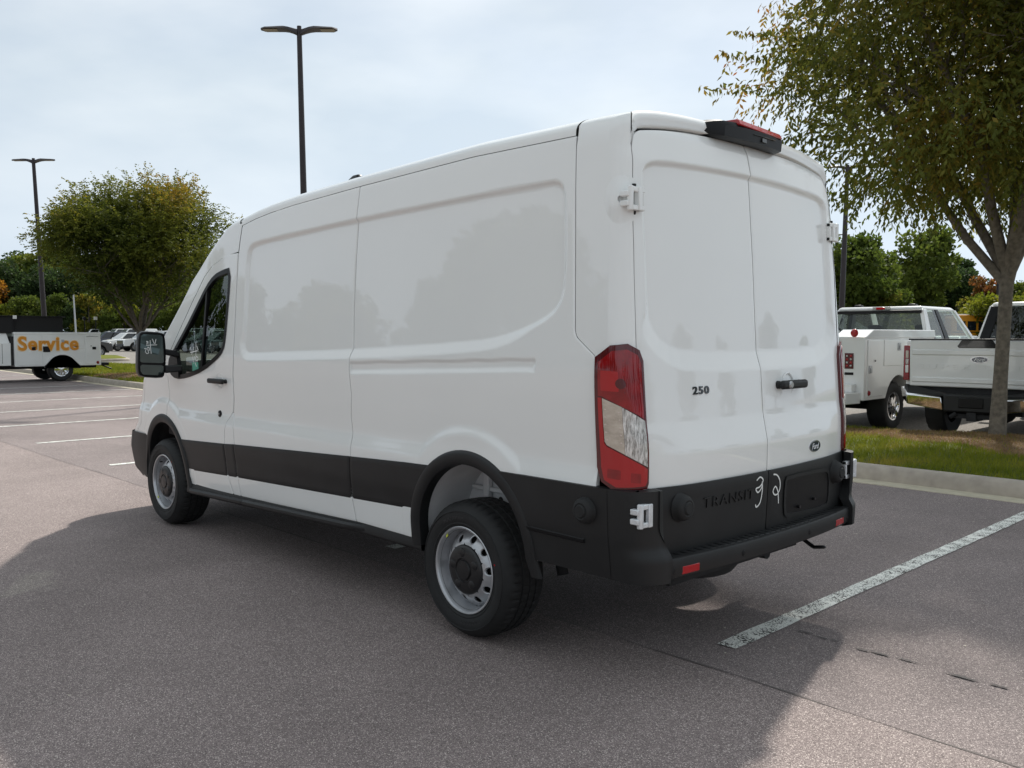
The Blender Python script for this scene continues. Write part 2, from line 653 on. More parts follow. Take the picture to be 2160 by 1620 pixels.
def paint_mat():
    m = bpy.data.materials.new('worn_paint')
    m.use_nodes = True
    nt = m.node_tree
    L = nt.links.new
    b = nt.nodes['Principled BSDF']
    b.inputs['Roughness'].default_value = .8
    tc = nt.nodes.new('ShaderNodeTexCoord')
    w = nt.nodes.new('ShaderNodeTexNoise')
    w.inputs['Scale'].default_value = 30
    w.inputs['Detail'].default_value = 3
    L(tc.outputs['Object'], w.inputs['Vector'])
    ad = nt.nodes.new('ShaderNodeVectorMath'); ad.operation = 'MULTIPLY_ADD'
    ad.inputs[1].default_value = (.03, .03, .03)
    L(w.outputs['Color'], ad.inputs[0]); L(tc.outputs['Object'], ad.inputs[2])
    v = nt.nodes.new('ShaderNodeTexVoronoi'); v.feature = 'DISTANCE_TO_EDGE'
    v.inputs['Scale'].default_value = 52
    L(ad.outputs[0], v.inputs['Vector'])
    n = nt.nodes.new('ShaderNodeTexNoise')
    n.inputs['Scale'].default_value = 11
    n.inputs['Detail'].default_value = 5
    L(tc.outputs['Object'], n.inputs['Vector'])
    q = nt.nodes.new('ShaderNodeMapRange')
    q.inputs['From Min'].default_value = .35; q.inputs['From Max'].default_value = .65
    q.inputs['To Min'].default_value = .0; q.inputs['To Max'].default_value = .12
    L(n.outputs['Fac'], q.inputs['Value'])
    g = nt.nodes.new('ShaderNodeMath'); g.operation = 'GREATER_THAN'
    L(v.outputs['Distance'], g.inputs[0]); L(q.outputs[0], g.inputs[1])
    mx_ = nt.nodes.new('ShaderNodeMix'); mx_.data_type = 'RGBA'
    mx_.inputs['A'].default_value = (.06, .055, .05, 1)
    mx_.inputs['B'].default_value = (.76, .77, .72, 1)
    L(g.outputs[0], mx_.inputs['Factor'])
    L(mx_.outputs['Result'], b.inputs['Base Color'])
    MATS['worn_paint'] = m
paint_mat()

def sheet(name, pts, z, m, sub=0, label=None):
    o = ob(name, pydata(name, [(x, y, z) for x, y in pts], [tuple(range(len(pts)))], False), m)
    tag(o, kind='structure')
    return o
sheet('ground', [(-900, -900), (900, -900), (900, 900), (-900, 900)], -.008, 'asphalt_far')
sheet('parking_stalls', [(-70, -5.9), (60, -7.6), (60, .40), (-70, .40)], 0, 'asphalt_stall')
sheet('drive_lane', [(-70, .403), (60, .403), (60, 26), (-70, 26)], .0005, 'asphalt_lane')
# joint between the two pavings: a narrow sunken crack filled with tar
V, F = [], []
xs = np.arange(-20, 24, .25)
for i, x in enumerate(xs):
    w = .0015 + .006 * random.random() * (random.random() > .5)
    y = .402 + .010 * math.sin(x * 1.7) + random.uniform(-.006, .006)
    V += [(x, y - w, .002), (x, y + w, .002)]
F = [(2 * i, 2 * i + 2, 2 * i + 3, 2 * i + 1) for i in range(len(xs) - 1)]
mat('joint_dark', (.125, .108, .102), .9)
tag(ob('paving_joint', pydata('paving_joint', V, F, False), 'joint_dark'), kind='structure')
# stall lines
kerb_y = lambda x: -5.36 - .028 * x if x > 0 else -5.36 - .02 * x
for k, x in enumerate([-9.45, -6.63, -3.82, -1.0, 1.82, 4.64, 7.45, 10.36, 13.27, 16.36, 19.30, 22.2, 25.1, 28.0 + 2.7, 33.6]):
    y0 = .11 if x < 15 else .0
    tilt = -.022
    y1 = kerb_y(x) + .40
    w = .055
    n = 30
    V, F = [], []
    for i in range(n + 1):
        y = y0 + (y1 - y0) * i / n
        for s in (-1, 1):
            V.append((x + s * (w + random.uniform(-.004, .004)) + (y - y0) * 0, y + (random.uniform(-.012, .012) if i in (0, n) else 0), .0045))
    F = [(2 * i, 2 * i + 1, 2 * i + 3, 2 * i + 2) for i in range(n)]
    o = ob('stall_line', pydata('stall_line', V, F, False), 'worn_paint')
    tag(o, kind='structure')
# old tyre scuffs beside the near line
V, F = [], []
sdx, sdy = -1.0, .02
SCUFFS = [(-1.173, -.37, .10, .014), (-1.274, -.355, .07, .016), (-1.335, -.362, .05, .012), (-1.495, -.334, .07, .022), (-1.58, -.346, .11, .024), (-1.70, -.352, .12, .018), (-1.96, -.323, .13, .026), (-2.114, -.33, .09, .02)]
for (x, y, l, w) in SCUFFS:
    b0 = len(V)
    n = 22
    for k in range(n):
        a = 2 * PI * k / n
        rr = random.uniform(.6, 1.2)
        u, v = math.cos(a) * l / 2 * rr, math.sin(a) * w / 2 * rr
        V.append((x + u * sdx - v * sdy, y + u * sdy + v * sdx, .006))
    F.append(tuple(range(b0, b0 + n)))
mat('oil_stain', (.075, .066, .064), .8)
tag(ob('tyre_scuffs', pydata('tyre_scuffs', V, F, False), 'oil_stain'), kind='stuff')

# pale grit and bits of leaf lying about
V, F = [], []
for k in range(140):
    x, y = random.uniform(-2.6, 12), random.uniform(-5.0, 3.2)
    l = random.uniform(.004, .011)
    a = random.uniform(0, 6.28)
    b0 = len(V)
    for q in range(4):
        V.append((x + math.cos(a + q * 1.57) * l * (1 if q % 2 else .6), y + math.sin(a + q * 1.57) * l * (1 if q % 2 else .6), .003 + .004 * (q % 2)))
    F.append((b0, b0 + 1, b0 + 2, b0 + 3))
mat('grit', (.55, .50, .42), .8)
tag(ob('grit', pydata('grit', V, F, False), 'grit'), kind='stuff')

# ---- kerb: moulded in lengths, with a flat gutter in front
kerb = empty('kerb', (0, 0, 0))
tag(kerb, kind='structure')
kp = [(.0, .0), (.0, .012), (-.012, .07), (-.03, .125), (-.055, .148), (-.08, .155), (-.17, .155), (-.185, .14), (-.19, .0)]   # offset across (towards -y), height
def kerb_run(pts, parent, seg=3.05, flip=1):
    """pts: polyline of the kerb face; segments along it"""
    P = [np.array(p, float) for p in pts]
    d = [0]
    for a, b in zip(P[:-1], P[1:]):
        d.append(d[-1] + np.linalg.norm(b - a))
    def at_(s):
        x = np.interp(s, d, [p[0] for p in P]); y = np.interp(s, d, [p[1] for p in P])
        e = .05
        t = np.array([np.interp(s + e, d, [p[0] for p in P]) - np.interp(s - e, d, [p[0] for p in P]), np.interp(s + e, d, [p[1] for p in P]) - np.interp(s - e, d, [p[1] for p in P])])
        t /= np.linalg.norm(t) + 1e-9
        return x, y, t
    s = 0
    while s < d[-1] - .2:
        e = min(s + seg - .018, d[-1])
        n = max(2, int((e - s) / .5))
        V, F = [], []
        for i in range(n + 1):
            x, y, t = at_(s + (e - s) * i / n)
            nn = np.array([t[1], -t[0]]) * flip        # towards the grass
            for o, z in kp:
                V.append((x - nn[0] * o, y - nn[1] * o, z))
        k = len(kp)
        for i in range(n):
            for j in range(k - 1):
                F.append((i * k + j, i * k + j + 1, (i + 1) * k + j + 1, (i + 1) * k + j))
        F += [tuple(range(k)), tuple(range(n * k, n * k + k))]
        me = pydata('kerb_segment', V, F, True, 40)
        ob('kerb_segment', me, 'concrete', parent)
        V, F = [], []
        for i in range(n + 1):
            x, y, t = at_(s + (e - s + .012) * i / n)
            nn = np.array([t[1], -t[0]]) * flip
            for o, z in ((.0, .006), (.24, .008), (.245, -.01)):
                V.append((x - nn[0] * o, y - nn[1] * o, z))
        for i in range(n):
            for j in range(2):
                F.append((i * 3 + j, i * 3 + j + 1, (i + 1) * 3 + j + 1, (i + 1) * 3 + j))
        ob('gutter_segment', pydata('gutter_segment', V, F, True, 40), 'concrete_pale', parent)
        s += seg
front = [(-30.03, kerb_y(-30)), (-.0, kerb_y(0) - .02), (11.9, kerb_y(12)), (24, kerb_y(24) + .0), (31, -6.45), (44, -6.9), (46.5, -7.6), (47.6, -9.2)]
kerb_run([(x + 1.66, y) for x, y in front], kerb)

# ---- grass island (soil sheet with a gentle mound) and blades
def grass_mat(name, g1, g2, g3, sc_=1.3):
    m = bpy.data.materials.new(name)
    m.use_nodes = True
    nt = m.node_tree
    b = nt.nodes['Principled BSDF']
    b.inputs['Roughness'].default_value = .75
    b.inputs['Specular IOR Level'].default_value = .2
    tc = nt.nodes.new('ShaderNodeTexCoord')
    n = nt.nodes.new('ShaderNodeTexNoise')
    n.inputs['Scale'].default_value = sc_
    n.inputs['Detail'].default_value = 9
    n.inputs['Roughness'].default_value = .7
    nt.links.new(tc.outputs['Object'], n.inputs['Vector'])
    r = nt.nodes.new('ShaderNodeValToRGB')
    e = r.color_ramp.elements
    e[0].position, e[0].color = .33, (*g1, 1)
    e[1].position, e[1].color = .70, (*g3, 1)
    a = r.color_ramp.elements.new(.52); a.color = (*g2, 1)
    nt.links.new(n.outputs['Fac'], r.inputs['Fac'])
    nt.links.new(r.outputs[0], b.inputs['Base Color'])
    t = nt.nodes.new('ShaderNodeBsdfTranslucent')
    nt.links.new(r.outputs[0], t.inputs['Color'])
    mxs = nt.nodes.new('ShaderNodeMixShader')
    mxs.inputs[0].default_value = .4
    nt.links.new(b.outputs[0], mxs.inputs[1])
    nt.links.new(t.outputs[0], mxs.inputs[2])
    nt.links.new(mxs.outputs[0], nt.nodes['Material Output'].inputs['Surface'])
    MATS[name] = m
grass_mat('turf', (.095, .135, .010), (.215, .235, .022), (.36, .30, .06))
grass_mat('turf_soil', (.075, .10, .012), (.13, .16, .02), (.21, .17, .05))
grass_mat('straw', (.16, .10, .045), (.30, .20, .10), (.42, .31, .17), 3)

TREE_R = (.545, -8.72)
TREE_L = (27.05, -7.78)
def isl_front(x): return np.interp(x, [p[0] + 1.66 for p in front], [p[1] for p in front]) - .175
def isl_back(x): return np.interp(x, [-30, 9, 16, 40, 46, 48.6], [-9.35, -9.35, -11.8, -12.4, -11.4, -9.6])
def isl_z(x, y):
    x = np.asarray(x, float); y = np.asarray(y, float)
    f = (isl_front(x) - y) / np.maximum(isl_front(x) - isl_back(x), .1)
    z = .135 + .05 * np.sin(np.clip(f, 0, 1) * PI)
    for tx, ty in (TREE_R, TREE_L):
        z = z + .07 * np.exp(-((x - tx) ** 2 + (y - ty) ** 2) / .9)
    return z - .12 * sm(f, .90, 1.0)
nx, ny = 240, 24
gx = np.linspace(-28, 48.4, nx)[:, None] * np.ones((1, ny))
gt = np.linspace(0, 1, ny)[None, :] * np.ones((nx, 1))
gy = isl_front(gx) + (isl_back(gx) - isl_front(gx)) * gt
gz = isl_z(gx, gy)
isl = ob('grass_island', npmesh('grass_island', np.stack([gx, gy, gz], -1).reshape(-1, 3), grid_faces(nx, ny, flip=True)), 'turf_soil')
tag(isl, kind='structure')
def blades(name, n, fx_, hmin, hmax, w, m, lean=.5, seed=1):
    g = np.random.default_rng(seed)
    x, y = fx_(g, n)
    z = isl_z(x, y)
    n = len(x)
    a = g.uniform(0, 2 * PI, n)
    h = g.uniform(hmin, hmax, n)
    la = g.uniform(0, 2 * PI, n)
    ll = g.uniform(0, lean, n) * h
    dx, dy = np.cos(a) * w / 2, np.sin(a) * w / 2
    V = np.empty((n, 3, 3))
    V[:, 0] = np.stack([x - dx, y - dy, z - .005], -1)
    V[:, 1] = np.stack([x + dx, y + dy, z - .005], -1)
    V[:, 2] = np.stack([x + np.cos(la) * ll, y + np.sin(la) * ll, z + h], -1)
    o = ob(name, npmesh(name, V.reshape(-1, 3), np.arange(n * 3).reshape(n, 3), False), m)
    tag(o, kind='stuff')
    return o
def near_tree(x, y, t, r):
    ang = np.arctan2(y - t[1], x - t[0])
    return np.hypot((x - t[0]) * .72, (y - t[1] - .25) * .95) < r * (1 + .25 * np.sin(ang * 3 + 1) + .12 * np.sin(ang * 7))
def reg(x0, x1, inside=None, sub=1.0):
    def f(g, n):
        x = g.uniform(x0, x1, n)
        y = isl_front(x) - .02 + (isl_back(x) - isl_front(x)) * g.uniform(0, 1, n)
        if inside == 'no':
            k = ~(near_tree(x, y, TREE_R, 1.15) | near_tree(x, y, TREE_L, 1.3)) | (g.random(n) < .06)
            x, y = x[k], y[k]
        return x, y
    return f
blades('grass', 60000, reg(-3.5, 7.0, 'no'), .025, .07, .012, 'turf', .8, 1)
blades('grass', 22000, reg(19, 46, 'no'), .05, .11, .035, 'turf', .8, 2)
def ringf(t, r):
    def f(g, n):
        a = g.uniform(0, 2 * PI, n)
        d = r * np.sqrt(g.random(n)) * 1.7
        x, y = t[0] + np.cos(a) * d, t[1] + .25 + np.sin(a) * d * .8
        k = (near_tree(x, y, t, r) | (g.random(n) < .04)) & (y > isl_back(x)) & (y < isl_front(x) - .1)
        return x[k], y[k]
    return f
blades('straw_mulch', 26000, ringf(TREE_R, 1.18), .012, .05, .014, 'straw', 1.8, 3)
blades('straw_mulch', 3000, ringf(TREE_L, 1.3), .02, .06, .04, 'straw', 1.6, 4)

mat('mulch', (.15, .095, .05), .95, noise=(22, .4), bump=(60, .9, .02))
for t in (TREE_R, TREE_L):
    V, F = [(t[0], t[1] + .25, float(isl_z(t[0], t[1])) + .012)], []
    n = 48
    for k in range(n):
        a = 2 * PI * k / n
        r = 1.02 * (1 + .25 * math.sin(a * 3 + 1) + .12 * math.sin(a * 7))
        for f in (.33, .66, 1.0):
            x, y = t[0] + math.cos(a) * r * f / .72, t[1] + .25 + math.sin(a) * r * f / .95
            V.append((x, y, float(isl_z(x, y)) + .010 - .006 * (f > .9)))
    for k in range(n):
        b0, c0 = 1 + 3 * k, 1 + 3 * ((k + 1) % n)
        F += [(0, b0, c0), (b0, b0 + 1, c0 + 1, c0), (b0 + 1, b0 + 2, c0 + 2, c0 + 1)]
    V = [(x, max(y, float(isl_back(x)) + .03), z) for x, y, z in V]
    tag(ob('mulch_bed', pydata('mulch_bed', V, F), 'mulch'), kind='structure')

# far small island between the lots
isl2 = [(50, -13.2), (58, -15.6), (59.5, -17.2), (58, -18.2), (50, -16)]
o = ob('grass_island', MB().prism(isl2, 0, .17, 'xy').V and None) if False else None
m = MB(); m.prism(round_poly(isl2, 1.2), -.02, .15, 'xy')
tag(m.build('kerb', 'concrete', bevel=.04), kind='structure')
m = MB(); m.prism(offset_poly(round_poly(isl2, 1.2), .18), .10, .19, 'xy')
tag(m.build('grass_island', 'turf', bevel=.05), kind='structure')
# rough verge under the far trees
for pts in ([(112, -92), (150, -20), (190, 60), (260, 40), (220, -160)], [(20, -95), (60, -95), (150, -75), (150, -200), (-80, -200), (-80, -95)]):
    sheet('verge', pts, .002, 'turf_soil')
# ================================================================ the van
# world axes: x forward along the van, y to its left side, z up; rear axle at the origin
def table(zs, ys, sig=.018):
    g = np.arange(-.2, 3.4, .004)
    y = np.interp(g, zs, ys)
    k = np.exp(-.5 * (np.arange(-30, 31) * .004 / sig) ** 2)
    k /= k.sum()
    yy = np.convolve(np.pad(y, 30, mode='edge'), k, mode='valid')
    return lambda z: np.interp(z, g, yy)

W_z = table([.40, .46, .60, .72, .86, .90, 1.0, 1.15, 1.30, 1.40, 1.45, 1.6, 2.0, 2.2, 2.35, 2.45],
            [.940, .950, .966, .974, .980, .981, .979, .990, .998, 1.0, .997, .986, .956, .941, .926, .914])
XR = table([.40, .585, .885, 1.03, 1.17, 1.40, 1.48, 1.91, 2.29, 2.43, 2.50, 2.6],
           [-1.13, -1.135, -1.150, -1.152, -1.124, -1.106, -1.10, -1.074, -1.045, -1.015, -.985, -.97], .010)

def Wd(x, z):
    x = np.asarray(x, float)
    return W_z(z) - .018 * np.clip(x - 2.6, 0, None) ** 2 - .05 * sm(z, 1.3, 2.2) * sm(x, 2.4, 3.6)

def sdf(poly, x, z):
    """signed distance to a polygon, negative inside"""
    P = np.array(poly, float)
    d = np.full(np.shape(x), 1e9)
    ins = np.zeros(np.shape(x), bool)
    n = len(P)
    for i in range(n):
        a, b = P[i], P[(i + 1) % n]
        e = b - a
        t = np.clip(((x - a[0]) * e[0] + (z - a[1]) * e[1]) / (e @ e + 1e-12), 0, 1)
        d = np.minimum(d, (x - a[0] - t * e[0]) ** 2 + (z - a[1] - t * e[1]) ** 2)
        c = (a[1] > z) != (b[1] > z)
        with np.errstate(divide='ignore', invalid='ignore'):
            xi = (b[0] - a[0]) * (z - a[1]) / (b[1] - a[1] + 1e-12) + a[0]
        ins ^= c & (x < xi)
    d = np.sqrt(d)
    return np.where(ins, -d, d)

RECESS = smooth_poly([(2.272, 2.09), (2.25, 2.135), (2.203, 2.154), (2.04, 2.166), (1.0, 2.203), (-.579, 2.230), (-.645, 2.215), (-.668, 2.152),
          (-.690, 1.856), (-.686, 1.72), (-.628, 1.647), (-.477, 1.585), (-.32, 1.545), (-.10, 1.515), (.934, 1.463), (2.185, 1.424), (2.245, 1.43), (2.278, 1.466), (2.272, 1.569), (2.274, 1.89)], 1)
SWAGE = [(.99, 1.391), (-.47, 1.438), (-.545, 1.44), (-.55, 1.375), (-.49, 1.378), (.99, 1.322)]
ARCH_R = (-.057, .50)
ARCH_F = (3.715, .455)

def side_y(x, z):
    x = np.asarray(x, float)
    z = np.asarray(z, float)
    y = Wd(x, z)
    d = sdf(RECESS, x, z)
    w = .018 + .034 * sm(z, 1.60, 1.48)
    y = y - .018 * np.clip(1 - d / w, 0, 1)
    d2 = sdf(SWAGE, x, z)
    mid = 1.391 + (.945 - x) * .0325 - .035
    w2 = np.where(z > mid, .005, .022)
    y = y - .011 * np.clip(-d2 / w2, 0, 1) * (x < .965)
    fl = .014 * sm(z, .99, .885)
    for (cx, cz), r in ((ARCH_R, .60), (ARCH_F, .595)):
        rr = np.hypot(x - cx, (z - cz) * 1.0)
        fl = np.maximum(fl, .016 * sm(rr, r + .004, r - .055))
    y = y + fl
    return y

def sp(x, z, off=0.0, side=1):
    """point on the left (side=1) or right (side=-1) flank"""
    y = float(side_y(x, z)) + off
    return (float(x), side * y, float(z))

def fx(pts):
    a = sorted(pts)
    zz = [p[0] for p in a]
    xx = [p[1] for p in a]
    return lambda z: np.interp(z, zz, xx)
xB = fx([(.40, 2.425), (.55, 2.437), (.80, 2.444), (.90, 2.452), (1.009, 2.466), (1.105, 2.440), (1.238, 2.437), (1.37, 2.418), (1.57, 2.412), (1.83, 2.420), (2.1, 2.420), (2.32, 2.386), (2.45, 2.37)])
xDoorB = fx([(.40, 2.54), (.55, 2.592), (.77, 2.596), (.86, 2.588), (.93, 2.562), (1.009, 2.472), (1.105, 2.446), (1.238, 2.443), (1.37, 2.424), (1.57, 2.418), (1.83, 2.426), (2.1, 2.426), (2.32, 2.392)])
xM = fx([(.40, .965), (.48, .968), (.59, .985), (.85, .974), (.96, .967), (1.07, .978), (1.21, .960), (1.29, .968), (1.40, .970), (1.442, .966), (1.475, .953), (1.68, .970), (1.95, .976), (2.22, .970), (2.41, .958)])
xS = fx([(.40, -.912), (1.44, -.912), (1.459, -.905), (1.537, -.797), (1.562, -.784), (2.19, -.740), (2.43, -.722)])
zDitch = lambda x: np.interp(x, [-.8, -.034, .959, 1.702, 2.0, 2.2, 2.40], [2.426, 2.434, 2.407, 2.378, 2.358, 2.337, 2.306])
xF = fx([(.40, 3.66), (.89, 3.646), (1.0, 3.615), (1.09, 3.590), (1.20, 3.60), (1.25, 3.64), (1.29, 3.655), (1.40, 3.55), (1.609, 3.362), (1.788, 3.20), (1.977, 3.0), (2.056, 2.85), (2.10, 2.67), (2.126, 2.452)])
XA = fx([(1.10, 4.10), (1.20, 4.03), (1.28, 3.945), (1.38, 3.84), (1.535, 3.69), (1.666, 3.545), (1.793, 3.41), (1.935, 3.265), (2.018, 3.13), (2.106, 2.995), (2.19, 2.84), (2.281, 2.665), (2.30, 2.60), (2.318, 2.48), (2.33, 2.40)])
XN = fx([(.33, 4.25), (.386, 4.42), (.576, 4.445), (.707, 4.39), (.802, 4.26), (.968, 4.215), (1.174, 4.13), (1.25, 4.00), (1.30, 3.93)])

WIN = [(2.523, 2.015), (2.647, 2.004), (2.797, 1.978), (2.933, 1.904), (3.099, 1.75), (3.256, 1.595), (3.429, 1.443), (3.547, 1.329), (3.517, 1.250), (3.427, 1.213),
       (3.209, 1.228), (2.898, 1.292), (2.66, 1.384), (2.57, 1.442), (2.548, 1.52), (2.531, 1.771)]
WIN = smooth_poly(WIN, 1)

van = empty('cargo_van', (0, 0, 0))
tag(van, 'white high-roofed cargo van with rear doors, black lower trim and steel wheels', 'van')

def side_panel(name, xa, xb, zb, zt, side, res=.009, hole=None, off=0.0, m='white_paint', parent=None, flange=.022, edge=.0016, snap=None, yf=None):
    yf = yf or side_y
    xm, zm = float(np.mean([xa(1.0), xb(1.0)])), 1.2
    L = max(float(np.max(np.abs(xb(np.linspace(.4, 2.4, 30)) - xa(np.linspace(.4, 2.4, 30))))), .05)
    H = float(zt(xm) - zb(xm))
    nu, nv = max(4, int(L / res)), max(4, int(H / res))
    u = np.linspace(0, 1, nu)[:, None] * np.ones((1, nv))
    v = np.linspace(0, 1, nv)[None, :] * np.ones((nu, 1))
    x = xm + 0 * u
    z = zm + 0 * u
    for _ in range(6):
        z = zb(x) + (zt(x) - zb(x)) * v
        x = xa(z) + (xb(z) - xa(z)) * u
    y = yf(x, z) + off
    y[0] -= edge; y[-1] -= edge; y[:, 0] -= edge; y[:, -1] -= edge
    keep = None
    if hole is not None:
        xc = (x[:-1, :-1] + x[1:, 1:] + x[1:, :-1] + x[:-1, 1:]) / 4
        zc = (z[:-1, :-1] + z[1:, 1:] + z[1:, :-1] + z[:-1, 1:]) / 4
        keep = ~hole(xc, zc)
    V = np.stack([x, side * y, z], -1).reshape(-1, 3)
    F = grid_faces(nu, nv, keep, flip=side > 0)
    # flange: a second ring of border vertices turned inwards
    idx = np.arange(nu * nv).reshape(nu, nv)
    loop = np.concatenate([idx[:, 0], idx[-1, 1:], idx[-2::-1, -1], idx[0, -2:0:-1]])
    B0 = V[loop].copy()
    B1 = B0.copy()
    B1[:, 1] -= side * flange
    n0 = len(V)
    nl = len(loop)
    a = np.arange(nl)
    b = (a + 1) % nl
    FF = np.stack([n0 + a, n0 + b, n0 + nl + b, n0 + nl + a], -1)
    if keep is not None:
        # no flange where the panel itself was cut away
        used = np.zeros(nu * nv, bool)
        used[F.ravel()] = True
        ok = used[loop[a]] & used[loop[b]]
        FF = FF[ok]
    if side < 0:
        FF = FF[:, ::-1]
    me = npmesh(name, np.concatenate([V, B0, B1]), np.concatenate([F, FF]))
    return ob(name, me, m, parent or van)

def arch_hole(c, r):
    return lambda x, z: (np.hypot(x - c[0], z - c[1]) < r) | ((np.abs(x - c[0]) < r) & (z < c[1]))
G = .0028
for side in (1, -1):
    rs = .009 if side > 0 else .022
    zlow = lambda x: np.interp(x, [-.9, .35, .93, 2.5, 3.3], [.450, .450, .455, .405, .385])
    hr = arch_hole(ARCH_R, .432)
    hf = arch_hole(ARCH_F, .418)
    side_panel('side_panel', lambda z: xM(z) + G, lambda z: xB(z) - G, zlow, lambda x: zDitch(x) - G, side, rs)
    side_panel('side_panel', lambda z: xS(z) + G, lambda z: xM(z) - G, zlow, lambda x: zDitch(x) - G, side, rs, hole=lambda x, z: hr(x, z) | ((x < -.30) & (z < .85)))
    # pillar strip between the side panel and the door, then the door itself
    side_panel('pillar_strip', lambda z: xB(z) + G, lambda z: np.maximum(xDoorB(z) - G, xB(z) + G + .001), zlow, lambda x: 1.0 + 0 * x, side, .012)
    wsh = offset_poly(WIN, -.001)
    door = side_panel('front_door', lambda z: xDoorB(z) + G, lambda z: np.maximum(xF(z) - G, xDoorB(z) + .01), zlow, lambda x: 2.119 - .10 * sm(x, 2.75, 3.05) * 0 + 0 * x, side, rs,
                      hole=lambda x, z: (sdf(wsh, x, z) < 0) | hf(x, z))
    if side > 0:
        door_l = door
    else:
        door_r = door
    side_panel('front_fender', lambda z: xF(z) + G, lambda z: XN(z), lambda x: .70 + 0 * x, lambda x: 1.262 - .02 * sm(x, 3.9, 4.1), side, rs if side > 0 else .03, hole=hf)

# front roof cap and windscreen pillar: from the door seam out to the leading edge and over it
def cap_side(side):
    zs = np.concatenate([np.linspace(1.262, 2.123, 70), np.linspace(2.128, 2.322, 18)])
    nu = 26
    P = np.zeros((len(zs), nu + 6, 3))
    for i, z in enumerate(zs):
        x0 = float(xF(z)) + G if z < 2.126 else float(xB(z)) + G
        x1 = float(XA(z))
        xs = np.linspace(x0, x1 - .03, nu)
        P[i, :nu, 0] = xs
        P[i, :nu, 1] = Wd(xs, z) - .0
        P[i, :nu, 2] = z
        dx = float(XA(z - .02) - XA(z + .02))
        n = np.array([.04, dx])
        n /= np.linalg.norm(n)
        ye = float(Wd(x1 - .03, z))
        for k in range(6):
            a = (k + 1) / 6 * PI / 2
            P[i, nu + k] = (x1 - .03 + .045 * math.sin(a) * n[0], ye - .045 * (1 - math.cos(a)), z + .045 * math.sin(a) * n[1])
    P[..., 1] *= side
    me = npmesh('windscreen_pillar', P.reshape(-1, 3), grid_faces(P.shape[0], P.shape[1], flip=side < 0))
    return ob('windscreen_pillar', me, 'white_paint', van)
for side in (1, -1):
    cap_side(side)

# roof panel between the two roof seams
def se(t, p=3.0):
    return (1 - np.clip(np.abs(t), 0, 1) ** p) ** (1 / p)
def roof_z(x, y):
    yd = Wd(np.minimum(x, 2.4), zDitch(np.clip(x, -.8, 2.4)))
    t = np.clip((-np.asarray(x, float) - .74) / .30, 0, 1)
    return zDitch(np.clip(x, -.8, 2.4)) + .135 * se(y / yd) - .072 * (1 - se(t))
tt = np.sin(np.linspace(-PI / 2, PI / 2, 61))
xs = np.linspace(-.718, 2.392, 120)
Pr = np.zeros((120, 61, 3))
for i, x in enumerate(xs):
    yd = float(Wd(x, zDitch(x)))
    ys = tt * yd
    z = roof_z(x, ys)
    z = z + .006 * np.clip(np.sin(ys * 2 * PI / .42), -.4, .4) * sm(np.abs(ys), .75, .6) * sm(x, -.65, -.5) * sm(x, 2.3, 2.1)
    Pr[i] = np.stack([0 * ys + x, ys, z], -1)
Pr[:, 0, 2] += .001
roof = ob('roof_panel', npmesh('roof_panel', Pr.reshape(-1, 3), grid_faces(120, 61)), 'white_paint', van)
# front roof cap and windscreen as one crowned surface along the leading edge
def front_strip(name, z0, z1, nk, m, ins=.0):
    ts = np.linspace(0, 1, nk)
    P = np.zeros((nk, 41, 3))
    yy = np.sin(np.linspace(-PI / 2, PI / 2, 41))
    for i, t in enumerate(ts):
        z = z0 + (z1 - z0) * t
        x = float(XA(z)) - .03
        dx = float(XA(z - .02) - XA(z + .02))
        n = np.array([.04, dx])
        n /= np.linalg.norm(n)
        ye = float(Wd(x, z)) - .044 * float(sm(z, 2.335, 2.29))
        h = .045 * float(sm(z, 2.335, 2.29)) - ins + (.10 + .12 * float(sm(z, 2.25, 1.4))) * se(yy, 2.4)
        P[i, :, 0] = x + n[0] * h
        P[i, :, 1] = yy * ye
        P[i, :, 2] = z + n[1] * h
    return ob(name, npmesh(name, P.reshape(-1, 3), grid_faces(nk, 41, flip=True)), m, van)
front_strip('front_roof_cap', 2.331, 2.06, 60, 'white_paint')
front_strip('windscreen', 2.06, 1.30, 30, 'window_glass', .004)

